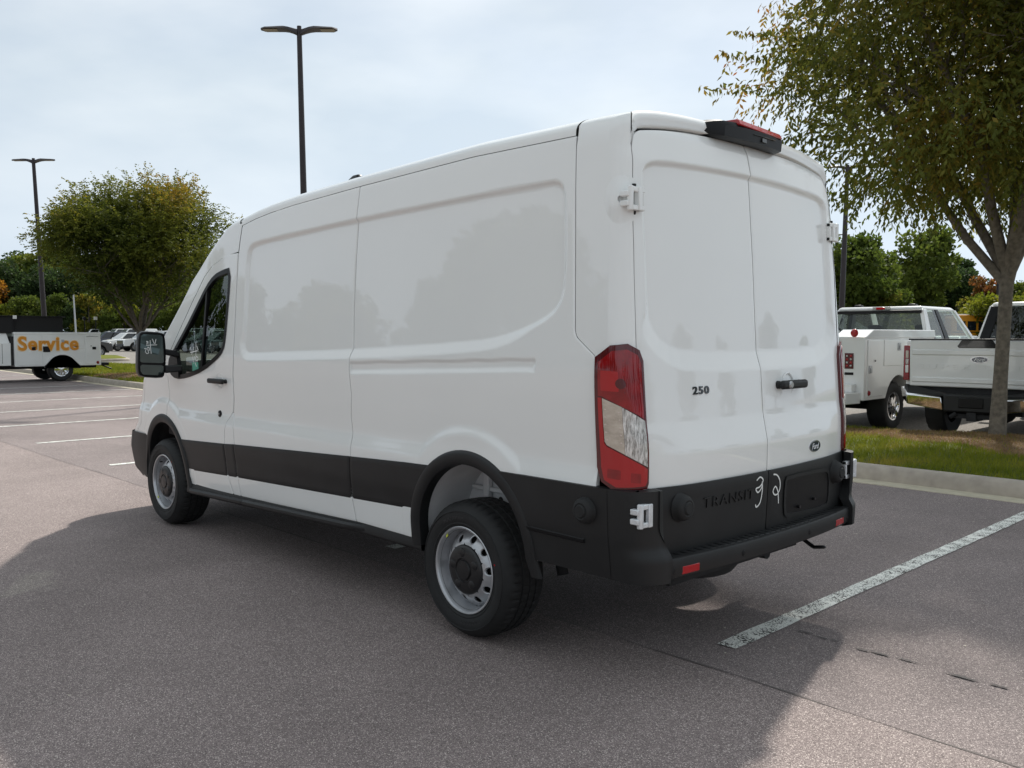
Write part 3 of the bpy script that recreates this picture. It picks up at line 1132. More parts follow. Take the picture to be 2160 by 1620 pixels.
# bonnet and nose (seen only edge-on)
def nose():
    yy = np.sin(np.linspace(-PI / 2, PI / 2, 41))
    zs = np.linspace(.705, 1.245, 26)
    P = np.zeros((26, 41, 3))
    for i, z in enumerate(zs):
        x = float(XN(z))
        ye = float(side_y(x, z))
        P[i, :, 0] = x + (.24 + .10 * sm(z, 1.2, .8)) * se(yy, 2.6)
        P[i, :, 1] = yy * ye
        P[i, :, 2] = z
    ob('front_panel', npmesh('front_panel', P.reshape(-1, 3), grid_faces(26, 41)), 'white_paint', van)
    Q = np.zeros((16, 41, 3))
    top = P[-1]
    z = 1.30
    x = float(XA(z)) - .03
    ye = float(Wd(x, z)) - .02
    base = np.stack([x + .045 + .2 * se(yy, 2.4), yy * ye, z + .03 * se(yy, 2.4) + 0 * yy], -1)
    for i in range(16):
        t = i / 15
        Q[i] = top * (1 - t) + base * t
        Q[i, :, 2] += .035 * math.sin(PI * t) * se(yy, 2.4)
    ob('bonnet', npmesh('bonnet', Q.reshape(-1, 3), grid_faces(16, 41)), 'white_paint', van)
    zs = np.linspace(.33, .712, 18)
    P = np.zeros((18, 41, 3))
    for i, z in enumerate(zs):
        x = float(XN(z))
        ye = float(Wd(min(x, 4.3), z)) + .014
        P[i, :, 0] = x + .05 + .30 * se(yy, 2.6)
        P[i, :, 1] = yy * ye
        P[i, :, 2] = z
    fb = ob('front_bumper', npmesh('front_bumper', P.reshape(-1, 3), grid_faces(18, 41)), 'black_plastic', van)
    for side in (1, -1):
        V, F = [], []
        zs2 = np.linspace(.33, .712, 12)
        for i, z in enumerate(zs2):
            for k in range(6):
                x = 4.125 + (float(XN(z)) + .05 - 4.125) * k / 5
                V.append((x, side * (float(Wd(min(x, 4.3), z)) + .014 + .012 * math.sin(PI * k / 5)), z))
        for i in range(11):
            for k in range(5):
                F.append((i * 6 + k, i * 6 + k + 1, (i + 1) * 6 + k + 1, (i + 1) * 6 + k))
        ob('bumper_corner', pydata('bumper_corner', V, F), 'black_plastic', fb)
    g = MB()
    for k in range(5):
        g.box(4.60, 4.70, -.55, .55, .74 + k * .07, .78 + k * .07)
    g.build('grille', 'gloss_black', van, bevel=.008)
    for side in (1, -1):
        h = MB()
        h.hexa([(4.28, side * .93, .98), (4.50, side * .68, .96), (4.44, side * .66, .96), (4.20, side * .90, .98),
                (4.15, side * .92, 1.20), (4.44, side * .66, 1.12), (4.38, side * .64, 1.12), (4.08, side * .89, 1.20)])
        h.build('headlamp', 'clear_lens', van, bevel=.01)
nose()

# rear end -------------------------------------------------------
RR = smooth_poly([(.812, 1.70), (.806, 2.232), (.781, 2.268), (.70, 2.288), (.35, 2.299), (0, 2.304), (-.35, 2.299), (-.70, 2.288), (-.781, 2.268), (-.806, 2.232), (-.812, 1.70),
                  (-.80, 1.59), (-.715, 1.512), (-.58, 1.472), (0, 1.466), (.58, 1.472), (.715, 1.512), (.80, 1.59)], 1)
YD = fx([(.40, .905), (1.5, .905), (1.8, .900), (2.1, .889), (2.30, .872), (2.5, .86)])     # outer seam of the rear doors
def rear_x(y, z, rec=True):
    y = np.asarray(y, float)
    z = np.asarray(z, float)
    x = XR(z) + .045 * (np.abs(y) / .9) ** 2.2
    fade = sm(np.abs(y), .87, .62)
    x = x + (1 - fade) * (.5 * (-1.124 - XR(z))) * sm(z, 1.19, 1.02) * sm(z, .80, .88)
    if rec:
        d = sdf(RR, y, z)
        w = .020 + .065 * sm(z, 1.72, 1.52)
        x = x + .020 * np.clip(1 - d / w, 0, 1)
    return x
def door_top(y):
    a = np.abs(np.asarray(y, float))
    z = 2.478 - .045 * (a / .79) ** 3
    return z - (.075 - np.sqrt(np.clip(.075 ** 2 - np.clip(a - (.866 - .075), 0, .075) ** 2, 0, None)))

def rear_panel(name, ya, yb, zb, zt, off=0.0, res=.009, m='white_paint', parent=None, rec=True, edge=.0016, flange=.022):
    """grid on the rear face between ya(z)..yb(z); off is outwards (towards -x)"""
    nu = max(4, int(abs(float(yb(1.2) - ya(1.2))) / res))
    nv = max(4, int(float(zt(.4) - zb(.4)) / res))
    u = np.linspace(0, 1, nu)[:, None] * np.ones((1, nv))
    v = np.linspace(0, 1, nv)[None, :] * np.ones((nu, 1))
    y = .4 + 0 * u
    z = 1.2 + 0 * u
    for _ in range(6):
        z = zb(y) + (zt(y) - zb(y)) * v
        y = ya(z) + (yb(z) - ya(z)) * u
    x = rear_x(y, z, rec) - off
    x[0] += edge; x[-1] += edge; x[:, 0] += edge; x[:, -1] += edge
    V = np.stack([x, y, z], -1).reshape(-1, 3)
    idx = np.arange(nu * nv).reshape(nu, nv)
    loop = np.concatenate([idx[:, 0], idx[-1, 1:], idx[-2::-1, -1], idx[0, -2:0:-1]])
    B0 = V[loop].copy()
    B1 = B0.copy()
    B1[:, 0] += flange
    n0, nl = len(V), len(loop)
    a = np.arange(nl)
    b = (a + 1) % nl
    F = grid_faces(nu, nv)
    FF = np.stack([n0 + a, n0 + b, n0 + nl + b, n0 + nl + a], -1)
    return ob(name, npmesh(name, np.concatenate([V, B0, B1]), np.concatenate([F, FF])), m, parent or van)
def rp(y, z, off=0.0, rec=True):
    return (float(rear_x(y, z, rec)) - off, float(y), float(z))

rd_l = rear_panel('rear_door', lambda z: YD(z) - G, lambda z: .0035 + 0 * z, lambda y: .888 + 0 * y, lambda y: door_top(y) - .006, res=.008)
rd_r = rear_panel('rear_door', lambda z: -.0035 + 0 * z, lambda z: -YD(z) + G, lambda y: .888 + 0 * y, lambda y: door_top(y) - .006, res=.012)
rd_l['label'] = 'left rear door with small black model number'
rd_r['label'] = 'right rear door with black handle and oval badge'

# outline of the shell in plan: flank, rounded corner, rear face
def outline(s_arr, z, side):
    """s<0 along the flank towards the front, 0..q corner arc, >q across the rear; z may vary with s"""
    out = []
    for s, zz in zip(s_arr, z):
        yW = float(side_y(-.95, zz)) if zz < 2.2 else float(Wd(-.8, zz))
        rc = .085
        xr = float(rear_x(yW - rc, zz))
        xc = xr + rc
        q = rc * PI / 2
        if s < 0:
            x = xc - s
            out.append((x, yW))
        elif s < q:
            a = s / rc
            out.append((xc - rc * math.sin(a), yW - rc + rc * math.cos(a)))
        else:
            y = yW - rc - (s - q)
            out.append((float(rear_x(y, zz)), y))
    return out

def corner_panel(side):
    zs = np.linspace(1.0, 2.36, 106)
    qn = 30
    nb = 12
    P = np.zeros((qn, len(zs) + nb, 3))
    Cx, Cy = -.722, .55
    for k, z in enumerate(zs):
        yW = float(side_y(-.95, z)) if z < 2.15 else float(Wd(-.8, z))
        rc = .085
        xc = float(rear_x(yW - rc, z, False)) + rc
        s0 = -(float(xS(z)) - G - xc)
        s1 = rc * PI / 2 + max(yW - rc - float(YD(z)) - G, -.03)
        ss = np.concatenate([np.linspace(s0, -.001, 10), np.linspace(.001, s1, qn - 10)])
        # the flank narrows a little ahead of the corner
        for i, (x, y) in enumerate(outline(ss, [z] * qn, side)):
            P[i, k] = (x, y, z)
    # over the shoulder and onto the roof
    zt = len(zs)
    top = P[:, zt - 1].copy()
    for i in range(qn):
        x0, y0 = top[i, 0], top[i, 1]
        for j in range(nb):
            t = ((j + 1) / nb) ** 2.2
            x = x0 + (Cx - x0) * t
            y = y0 + (Cy - y0) * t
            zr = float(roof_z(max(x, -1.035), y))
            lo = 2.36 + (zr - 2.36) * min(1.0, (j + 1) / 3)
            P[i, zt + j] = (x, y, max(lo, 2.362))
    P[..., 1] *= side
    F = grid_faces(qn, P.shape[1], flip=side < 0)
    return ob('corner_panel', npmesh('corner_panel', P.reshape(-1, 3), F), 'white_paint', van)
for side in (1, -1):
    corner_panel(side)

# strip above the rear doors, rolling over onto the roof
def header():
    ny = 61
    ys = np.linspace(-.867, .867, ny)
    rows = []
    z0 = door_top(ys) + .006
    xr0 = rear_x(ys, np.minimum(z0, 2.45), False)
    rows.append(np.stack([xr0 + .06, ys, z0], -1))
    rows.append(np.stack([xr0, ys, z0 + .001], -1))
    for j in range(16):
        t = (j / 15) ** 1.8
        x = xr0 + (-.722 - xr0) * t
        y = ys * (1 - t * (1 - .55 / .862))
        zr = roof_z(np.maximum(x, -1.035), y)
        k = min(1.0, (j + 1) / 4)
        z = z0 + (np.maximum(zr, z0) - z0) * k + .001
        rows.append(np.stack([x + (0.012 if j == 0 else 0), y, z], -1))
    P = np.array(rows)
    me = npmesh('roof_header', P.reshape(-1, 3), grid_faces(P.shape[0], ny, flip=True))
    return ob('roof_header', me, 'white_paint', van)
header()

# cargo lining and cab interior (dark, seen through the glass and behind the gaps)
b = MB()
b.box(-.93, 2.36, -.57, .57, .525, .54)
b.box(.50, 2.36, -.90, -.58, .525, .54)
b.box(.50, 2.36, .58, .90, .525, .54)
b.box(.50, 2.36, -.885, -.875, .54, 1.0)
b.box(.50, 2.36, .875, .885, .54, 1.0)
b.box(2.34, 2.36, -.90, .90, .54, 2.30)
b.box(-.93, -.91, -.84, .84, .54, 2.50)
b.box(-.93, 2.36, -.885, -.875, 1.0, 2.36)
b.box(-.93, 2.36, .875, .885, 1.0, 2.36)
b.box(-.93, 2.36, -.88, .88, 2.36, 2.375)
b.build('cargo_lining', 'interior', van, smooth=False)
b = MB()
b.box(2.37, 4.0, -.88, .88, .50, .55)
b.box(3.52, 3.90, -.86, .86, .72, 1.20)
b.box(3.35, 3.6, -.18, .25, .72, 1.12)
for sy in (1, -1):
    b.box(2.62, 3.50, sy * .86 if sy > 0 else -.92, .92 if sy > 0 else sy * .86, .56, 1.24)
b.box(2.40, 2.62, -.86, .86, 2.06, 2.10)
b.box(2.37, 2.42, -.90, -.80, .56, 2.06)
b.box(2.37, 2.42, .80, .90, .56, 2.06)
b.build('cab_trim', 'interior', van, bevel=.02)
for sy in (.44, -.44):
    s = empty('seat', (2.78, sy, .55), parent=van)
    m = MB(); m.hexa([(-.22, -.24, .22), (.32, -.24, .26), (.32, .24, .26), (-.22, .24, .22), (-.22, -.24, .42), (.32, -.24, .46), (.32, .24, .46), (-.22, .24, .42)])
    m.build('seat_cushion', 'seat_fabric', s, bevel=.05)
    m = MB(); m.hexa([(-.26, -.23, .38), (-.10, -.25, .38), (-.10, .25, .38), (-.26, .23, .38), (-.40, -.18, 1.02), (-.28, -.20, 1.02), (-.28, .20, 1.02), (-.40, .18, 1.02)])
    m.build('seat_back', 'seat_fabric', s, bevel=.05)
    m = MB(); m.hexa([(-.40, -.12, 1.06), (-.29, -.13, 1.06), (-.29, .13, 1.06), (-.40, .12, 1.06), (-.43, -.10, 1.27), (-.34, -.11, 1.27), (-.34, .11, 1.27), (-.43, .10, 1.27)])
    m.build('headrest', 'seat_fabric', s, bevel=.035)
m = MB()
m.lathe([(.185, -.012), (.197, 0), (.185, .012), (.173, 0)], 28, 'x', close=True)
m.tube([(0, -.18, 0), (.05, 0, -.02), (0, .18, 0)], .014, 6)
m.build('steering_wheel', 'interior', van, loc=(3.36, .44, 1.18), rot=(0, R(-28), 0))

# door glass --------------------------------------------------------
def ring(name, outer, inner, fn, m, parent, w=.012):
    n = len(outer)
    V = [fn(a, c, 0) for a, c in outer] + [fn(a, c, .0) for a, c in inner] + [fn(a, c, -w) for a, c in inner]
    F = []
    for i in range(n):
        j = (i + 1) % n
        F += [(i, j, n + j, n + i), (n + i, n + j, 2 * n + j, 2 * n + i)]
    return ob(name, pydata(name, V, F, True, 40), m, parent)
for side, door in ((1, door_l), (-1, door_r)):
    w = empty('window', (0, 0, 0), parent=door)
    bpy.data.objects.remove(w)
    fn = lambda a, c, o, s=side: (float(a), s * (float(Wd(a, c)) + .004 + o), float(c))
    o0 = offset_poly(WIN, -.011)
    o1 = offset_poly(WIN, .022)
    fr = ring('window_frame', o0, o1, fn, 'smooth_black', door, .03)
    gp = offset_poly(WIN, .012)
    me = patch('window_pane', gp, lambda a, c, o, s=side: (float(a), s * (float(Wd(a, c)) - .016 + o), float(c)), 0, cu=np.arange(2.5, 3.6, .12))
    ob('window_pane', me, 'window_glass', door)
    p = MB()
    for (xa, za), (xb_, zb_) in (((2.928, 1.905), (2.955, 1.27)),):
        q = []
        for d in (-.014, .014):
            for (x, z) in ((xa, za), (xb_, zb_)):
                q.append((x + d, z))
        (a0, a1, c0, c1) = q
        def P3(pt, o): return (pt[0], side * (float(Wd(pt[0], pt[1])) + o), pt[1])
        p.hexa([P3(a1, -.03), P3(c1, -.03), P3(c1, .0), P3(a1, .0), P3(a0, -.03), P3(c0, -.03), P3(c0, .0), P3(a0, .0)])
    p.build('window_post', 'smooth_black', door, smooth=False)
    # black mirror sail in the front corner of the window
    sail = [(3.552, 1.335), (3.45, 1.432), (3.385, 1.452), (3.33, 1.225), (3.42, 1.205), (3.525, 1.245)]
    me = patch('mirror_sail', smooth_poly(sail, 1), lambda a, c, o, s=side: (float(a), s * (float(Wd(a, c)) + .012 + o), float(c)), .03)
    ob('mirror_sail', me, 'black_plastic', door)

# door handle, lock, crew marks
def handle_on_side(side, door):
    m = MB()
    y0 = float(side_y(2.64, 1.22))
    m.box(2.525, 2.765, y0 + .018, y0 + .046, 1.200, 1.236)
    m.box(2.53, 2.56, y0 - .01, y0 + .02, 1.203, 1.233)
    m.box(2.735, 2.76, y0 - .01, y0 + .02, 1.203, 1.233)
    if side < 0:
        m.V = [(x, -y, z) for x, y, z in m.V]
    m.build('door_handle', 'black_plastic', door, bevel=.012)
    c = MB()
    c.lathe([(.046, -.001), (.051, .0025), (.056, -.001)], 28, 'y')
    c.build('handle_cup', 'white_paint', door, loc=(2.645, side * (y0 + .001), 1.222), rot=(0, 0, 0 if side > 0 else PI))
    k = MB()
    yk = float(side_y(2.676, .979))
    k.lathe([(0, .010), (.016, .010), (.024, .006), (.027, -.004)], 20, 'y')
    k.build('door_lock', 'smooth_black', door, loc=(2.676, side * yk, .979), rot=(0, 0, 0 if side > 0 else PI))
handle_on_side(1, door_l)
handle_on_side(-1, door_r)
k = MB(); k.lathe([(0, .0115), (.007, .0115), (.009, .009)], 12, 'y')
k.build('key_slot', 'steel', door_l, loc=(2.678, float(side_y(2.676, .979)), .979))

# mirrors ----------------------------------------------------------
def mirror(side, parent):
    mr = empty('door_mirror', (3.34, side * 1.20, 1.40), parent=van)
    fo = [(-.085, .165), (.07, .175), (.098, .15), (.108, .0), (.112, -.13), (.09, -.165), (-.075, -.18), (-.098, -.155), (-.112, .0), (-.105, .14)]
    fo = smooth_poly(fo, 1)
    # housing: face ring at x=0, bulging back forwards
    lay = [(0.0, 1.0), (.03, 1.03), (.08, .98), (.12, .80), (.135, .5)]
    V, F = [], []
    n = len(fo)
    # y grows to the outside of the van
    for x, s in lay:
        for a, c in fo:
            V.append((x, side * a * s, c * s))
    for i in range(len(lay) - 1):
        for k in range(n):
            F.append((i * n + k, i * n + (k + 1) % n, (i + 1) * n + (k + 1) % n, (i + 1) * n + k))
    F.append(tuple(range((len(lay) - 1) * n, len(lay) * n)))
    inner = offset_poly(fo, .010)
    b = len(V)
    for a, c in inner: V.append((-.002, side * a, c))
    for a, c in inner: V.append((.016, side * a, c))
    for k in range(n):
        F.append((k, (k + 1) % n, b + (k + 1) % n, b + k))
        F.append((b + k, b + (k + 1) % n, b + n + (k + 1) % n, b + n + k))
    F.append(tuple(range(b + n, b + 2 * n)))
    me = pydata('mirror_housing', V, F, True, 40)
    h = ob('mirror_housing', me, 'smooth_black', mr)
    for nm, poly in (('main_glass', [(-.078, .148), (.062, .155), (.083, .138), (.094, -.058), (-.094, -.068), (-.090, .125)]),
                     ('wide_glass', [(-.094, -.084), (.093, -.075), (.090, -.128), (.072, -.150), (-.065, -.160), (-.086, -.14)])):
        pp = round_poly(poly, .022)
        dx = .003 if nm == 'main_glass' else .002
        me = patch(nm, pp, lambda a, c, o, s=side, d=dx: (d - o + (.10 * (a * a + (c + .12) ** 2) if nm == 'wide_glass' else 0), s * a, c), .008)
        ob(nm, me, 'mirror_glass', mr)
    a = MB()
    for z0, z1 in ((-.145, -.085),):
        a.hexa([(.0, -.10 * side, z0), (.09, -.10 * side, z0), (.10, -.235 * side, z0 + .01), (-.03, -.235 * side, z0 + .01),
                (.0, -.10 * side, z1), (.09, -.10 * side, z1), (.10, -.235 * side, z1 - .0), (-.03, -.235 * side, z1 - .0)])
    a.hexa([(.02, -.10 * side, .00), (.08, -.10 * side, .00), (.10, -.23 * side, -.03), (.02, -.23 * side, -.03),
            (.02, -.10 * side, .045), (.08, -.10 * side, .045), (.10, -.23 * side, .02), (.02, -.23 * side, .02)])
    a.build('mirror_arm', 'black_plastic', mr, bevel=.012)
    mr.rotation_euler = (0, 0, side * R(-7))
    mr.scale = (1, .93, 1)
    return mr
mir = mirror(1, van)
mirror(-1, van)
# writing in white marker: backwards in the mirror, on the door glass the right way up
def strokes(name, lines, w, fn, m, parent, kind=None):
    V, F = [], []
    for ln in lines:
        v, f = ribbon(name, ln, w, fn)
        b = len(V)
        V += v
        F += [tuple(i + b for i in q) for q in f]
    o = ob(name, pydata(name, V, F, False), m, parent)
    return o
# mirror writing, y outwards is to the left in the picture
mw = [[(-.005, .118), (-.02, .082), (-.026, .082), (-.034, .117)], [(.012, .108), (.010, .055), (.006, .006)], [(.045, .070), (0, .072), (-.042, .073)],
      bez([(.033, .088), (.040, .100), (.030, .097), (.028, .083)], 5), [(.040, .078), (.026, .098)],
      bez([(.030, .052), (.034, .035), (.022, .030), (.020, .050), (.032, .055), (.030, .030), (.024, .010)], 5), [(.060, .044), (.044, .047), (.042, .047), (.052, .020), (.040, .008), (.028, .008)]]
strokes('marker_writing', mw, .0055, lambda a, c: (-.0015, a, c), 'marker_white', mir)
ww = [[(3.165, 1.455), (3.13, 1.40), (3.10, 1.46)], [(3.07, 1.49), (3.06, 1.34)], [(3.16, 1.415), (3.03, 1.43)], [(3.05, 1.465), (3.02, 1.435)],
      [(3.12, 1.39), (3.10, 1.33), (3.075, 1.385)], bez([(3.06, 1.385), (3.02, 1.38), (3.03, 1.355), (3.06, 1.36)], 5), [(3.075, 1.34), (3.05, 1.31)]]
strokes('marker_writing', ww, .008, lambda a, c: (a, float(Wd(a, c)) - .012, c), 'marker_white', door_l)
me = patch('green_tape', [(3.13, 1.255), (3.02, 1.262), (3.02, 1.345), (3.13, 1.342)], lambda a, c, o: (float(a), float(Wd(a, c)) - .012 + o, float(c)), .001)
ob('green_tape', me, 'tape_green', door_l)

# ---------------------------------------------------------------- black lower cladding
clT = lambda x: np.interp(x, [-.95, -.9, -.32, .43, .98, 2.44, 2.6, 3.374], [.900, .900, .885, .863, .841, .779, .769, .735])
clB = lambda x: np.interp(x, [.43, .997, 2.436, 3.265], [.610, .591, .542, .506])
for side in (1, -1):
    rs = .014 if side > 0 else .04
    fz = dict(zb=clB, zt=clT, off=.008, m='black_plastic', edge=.004, flange=.012)
    flat = lambda x, z: Wd(x, z) + .010 + .006 * sm(z, .62, .74)
    side_panel('side_cladding', lambda z: .10 + 0 * z, lambda z: xM(z) - G, side=side, res=rs, yf=flat, **fz, hole=arch_hole(ARCH_R, .44))
    side_panel('side_cladding', lambda z: xM(z) + G, lambda z: xB(z) - G, side=side, res=rs, yf=flat, **fz)
    side_panel('side_cladding', lambda z: xB(z) + G, lambda z: xDoorB(z) - G, side=side, res=rs, yf=flat, **fz)
    side_panel('side_cladding', lambda z: xDoorB(z) + G, lambda z: 3.50 + 0 * z, side=side, res=rs, yf=flat, **fz, hole=arch_hole(ARCH_F, .43))
    # wheel arch trims
    for nm, (cx, cz), ri, ro, zl in (('wheel_arch_trim', ARCH_R, .402, .476, .42), ('wheel_arch_trim', ARCH_F, .388, .458, .37)):
        prof = [(ri - .004, -.05), (ri, .006), (ri + .012, .016), (ro - .018, .020), (ro - .006, .014), (ro, .0)]
        path = []
        rear = cx < 1
        a0, a1 = (0, PI)
        for k in range(41):
            a = PI * k / 40
            path.append((math.cos(a), math.sin(a), 0))
        ext = [(1, 0, -1), ] + path + [(-1, 0, -1)]
        V, F = [], []
        for (ca, sa, dz) in ext:
            for r, o in prof:
                x = cx + ca * r
                z = cz + sa * r + (zl - cz if dz else 0)
                if rear and ca < 0 and dz:
                    x -= .03
                if not rear and ca < 0 and dz:
                    x -= .03
                yb = float(Wd(min(x, 4.25), max(z, .45))) + .012
                V.append((x, side * (yb + o), z))
        k = len(prof)
        for i in range(len(ext) - 1):
            for j in range(k - 1):
                F.append((i * k + j, i * k + j + 1, (i + 1) * k + j + 1, (i + 1) * k + j))
        ob(nm, pydata(nm, V, F, True, 40), 'black_plastic', van)
        # wheel house behind the trim
        lin = MB()
        r0 = ri + .02
        pts = [(cx + r0 * math.cos(PI * q / 24), cz - .02 + r0 * math.sin(PI * q / 24)) for q in range(25)]
        pts = [(cx + r0, zl)] + pts + [(cx - r0, zl + (.10 if rear else 0))]
        V = []
        for y in (.955, .80, .63):
            for x, z in pts:
                V.append((x, side * y, z))
        n = len(pts)
        F = [(i * n + q, i * n + q + 1, (i + 1) * n + q + 1, (i + 1) * n + q) for i in range(2) for q in range(n - 1)]
        F.append(tuple(range(2 * n, 3 * n)))
        lin.add(V, F)
        wh = lin.build('wheel_house', 'primer' if rear else 'undercoat', van, sharp=50)
        if rear:
            rb = MB()
            rb.box(cx + .19, cx + .235, side * .64 if side > 0 else -.67, .67 if side > 0 else side * .64, .42, .86)
            rb.box(cx - .28, cx + .34, side * .635 if side > 0 else -.66, .66 if side > 0 else side * .635, .70, .725)
            rb.build('wheel_house_rib', 'primer', wh, bevel=.006)
            for px_, pz in ((.02, .70), (.06, .64), (.13, .66), (-.05, .66), (.27, .60)):
                ho = MB()
                ho.lathe([(0, .0), (.018, .0)], 12, 'y', c=(cx + px_, side * .6335, pz))
                ho.build('drain_hole', 'undercoat', wh)

# sill and side step
for side in (1, -1):
    m = MB()
    V, F = [], []
    prof = [(-.06, .385), (.0, .385), (.012, .40), (.012, .43), (-.004, .468), (-.05, .468)]
    xs_ = np.linspace(.345, 3.305, 14)
    for x in xs_:
        dz = float(np.interp(x, [.35, .93, 2.5, 3.3], [.0, .003, -.045, -.07]))
        for o, z in prof:
            V.append((x, side * (.953 + o), z + dz))
    k = len(prof)
    for i in range(len(xs_) - 1):
        for j in range(k):
            F.append((i * k + j, i * k + (j + 1) % k, (i + 1) * k + (j + 1) % k, (i + 1) * k + j))
    m.add(V, F)
    m.build('sill_trim', 'black_plastic', van, sharp=30)
    m = MB()
    V, F = [], []
    prof = [(-.10, .372), (.035, .366), (.045, .376), (.045, .392), (.030, .404), (-.10, .41)]
    xs_ = [.84, .93, 1.05, 1.6, 2.34, 2.345, 2.355, 2.36, 3.0, 3.18, 3.26]
    for x in xs_:
        dz = float(np.interp(x, [.35, .93, 2.5, 3.3], [.045, .040, -.012, -.04]))
        sc = float(np.interp(x, [.84, .93, 1.05, 2.34, 2.345, 2.355, 2.36, 3.18, 3.26], [.15, .7, 1, 1, .93, .93, 1, 1, .4]))
        for o, z in prof:
            V.append((x, side * (.948 + o * sc), z + dz))
    for i in range(len(xs_) - 1):
        for j in range(6):
            F.append((i * 6 + j, i * 6 + (j + 1) % 6, (i + 1) * 6 + (j + 1) % 6, (i + 1) * 6 + j))
    F += [tuple(range(6)), tuple(range((len(xs_) - 1) * 6, len(xs_) * 6))]
    m.add(V, F)
    m.build('side_step', 'black_plastic', van, sharp=30)

# underbody
m = MB()
m.box(-1.0, 4.3, -.58, .58, .40, .52)
m.box(.45, 3.2, .60, .93, .40, .50)
m.box(.45, 3.2, -.93, -.60, .40, .50)
m.box(-1.08, -.5, .60, .93, .50, .53)
m.box(-1.08, -.5, -.93, -.60, .50, .53)
m.build('floor_pan', 'undercoat', van, smooth=False)
m = MB()
m.tube([(0, -.75, .352), (0, .75, .352)], .05, 10)
m.lathe([(0, -.14), (.10, -.12), (.15, 0), (.10, .12), (0, .14)], 16, 'x', c=(0, 0, .352))
m.tube([(.1, 0, .37), (3.0, 0, .46)], .04, 8)
m.tube([(-.9, -.45, .36), (.5, -.45, .33), (2.6, -.35, .36)], .035, 8)
m.lathe([(0, -.3), (.10, -.28), (.11, 0), (.10, .28), (0, .3)], 14, 'x', c=(1.6, -.4, .34))
for sy in (.52, -.52):
    m.box(-.75, .75, sy - .03, sy + .03, .36, .39)
    m.tube([(-.28, sy, .30), (-.2, sy, .6)], .03, 8)
m.lathe([(.10, -.1), (.30, -.1), (.34, -.05), (.34, .05), (.30, .1), (.10, .1)], 24, 'z', c=(-.62, 0, .43), close=True)
m.build('running_gear', 'undercoat', van)
m = MB()
m.lathe([(.030, -.009), (.040, 0), (.030, .009), (.021, 0)], 20, 'z', c=(0, 0, 0), close=True)
m.tube([(.03, 0, 0), (.10, .02, .06)], .011, 8)
m.build('tow_eye', 'smooth_black', van, loc=(-1.12, -.60, .405), rot=(R(8), R(10), 0))

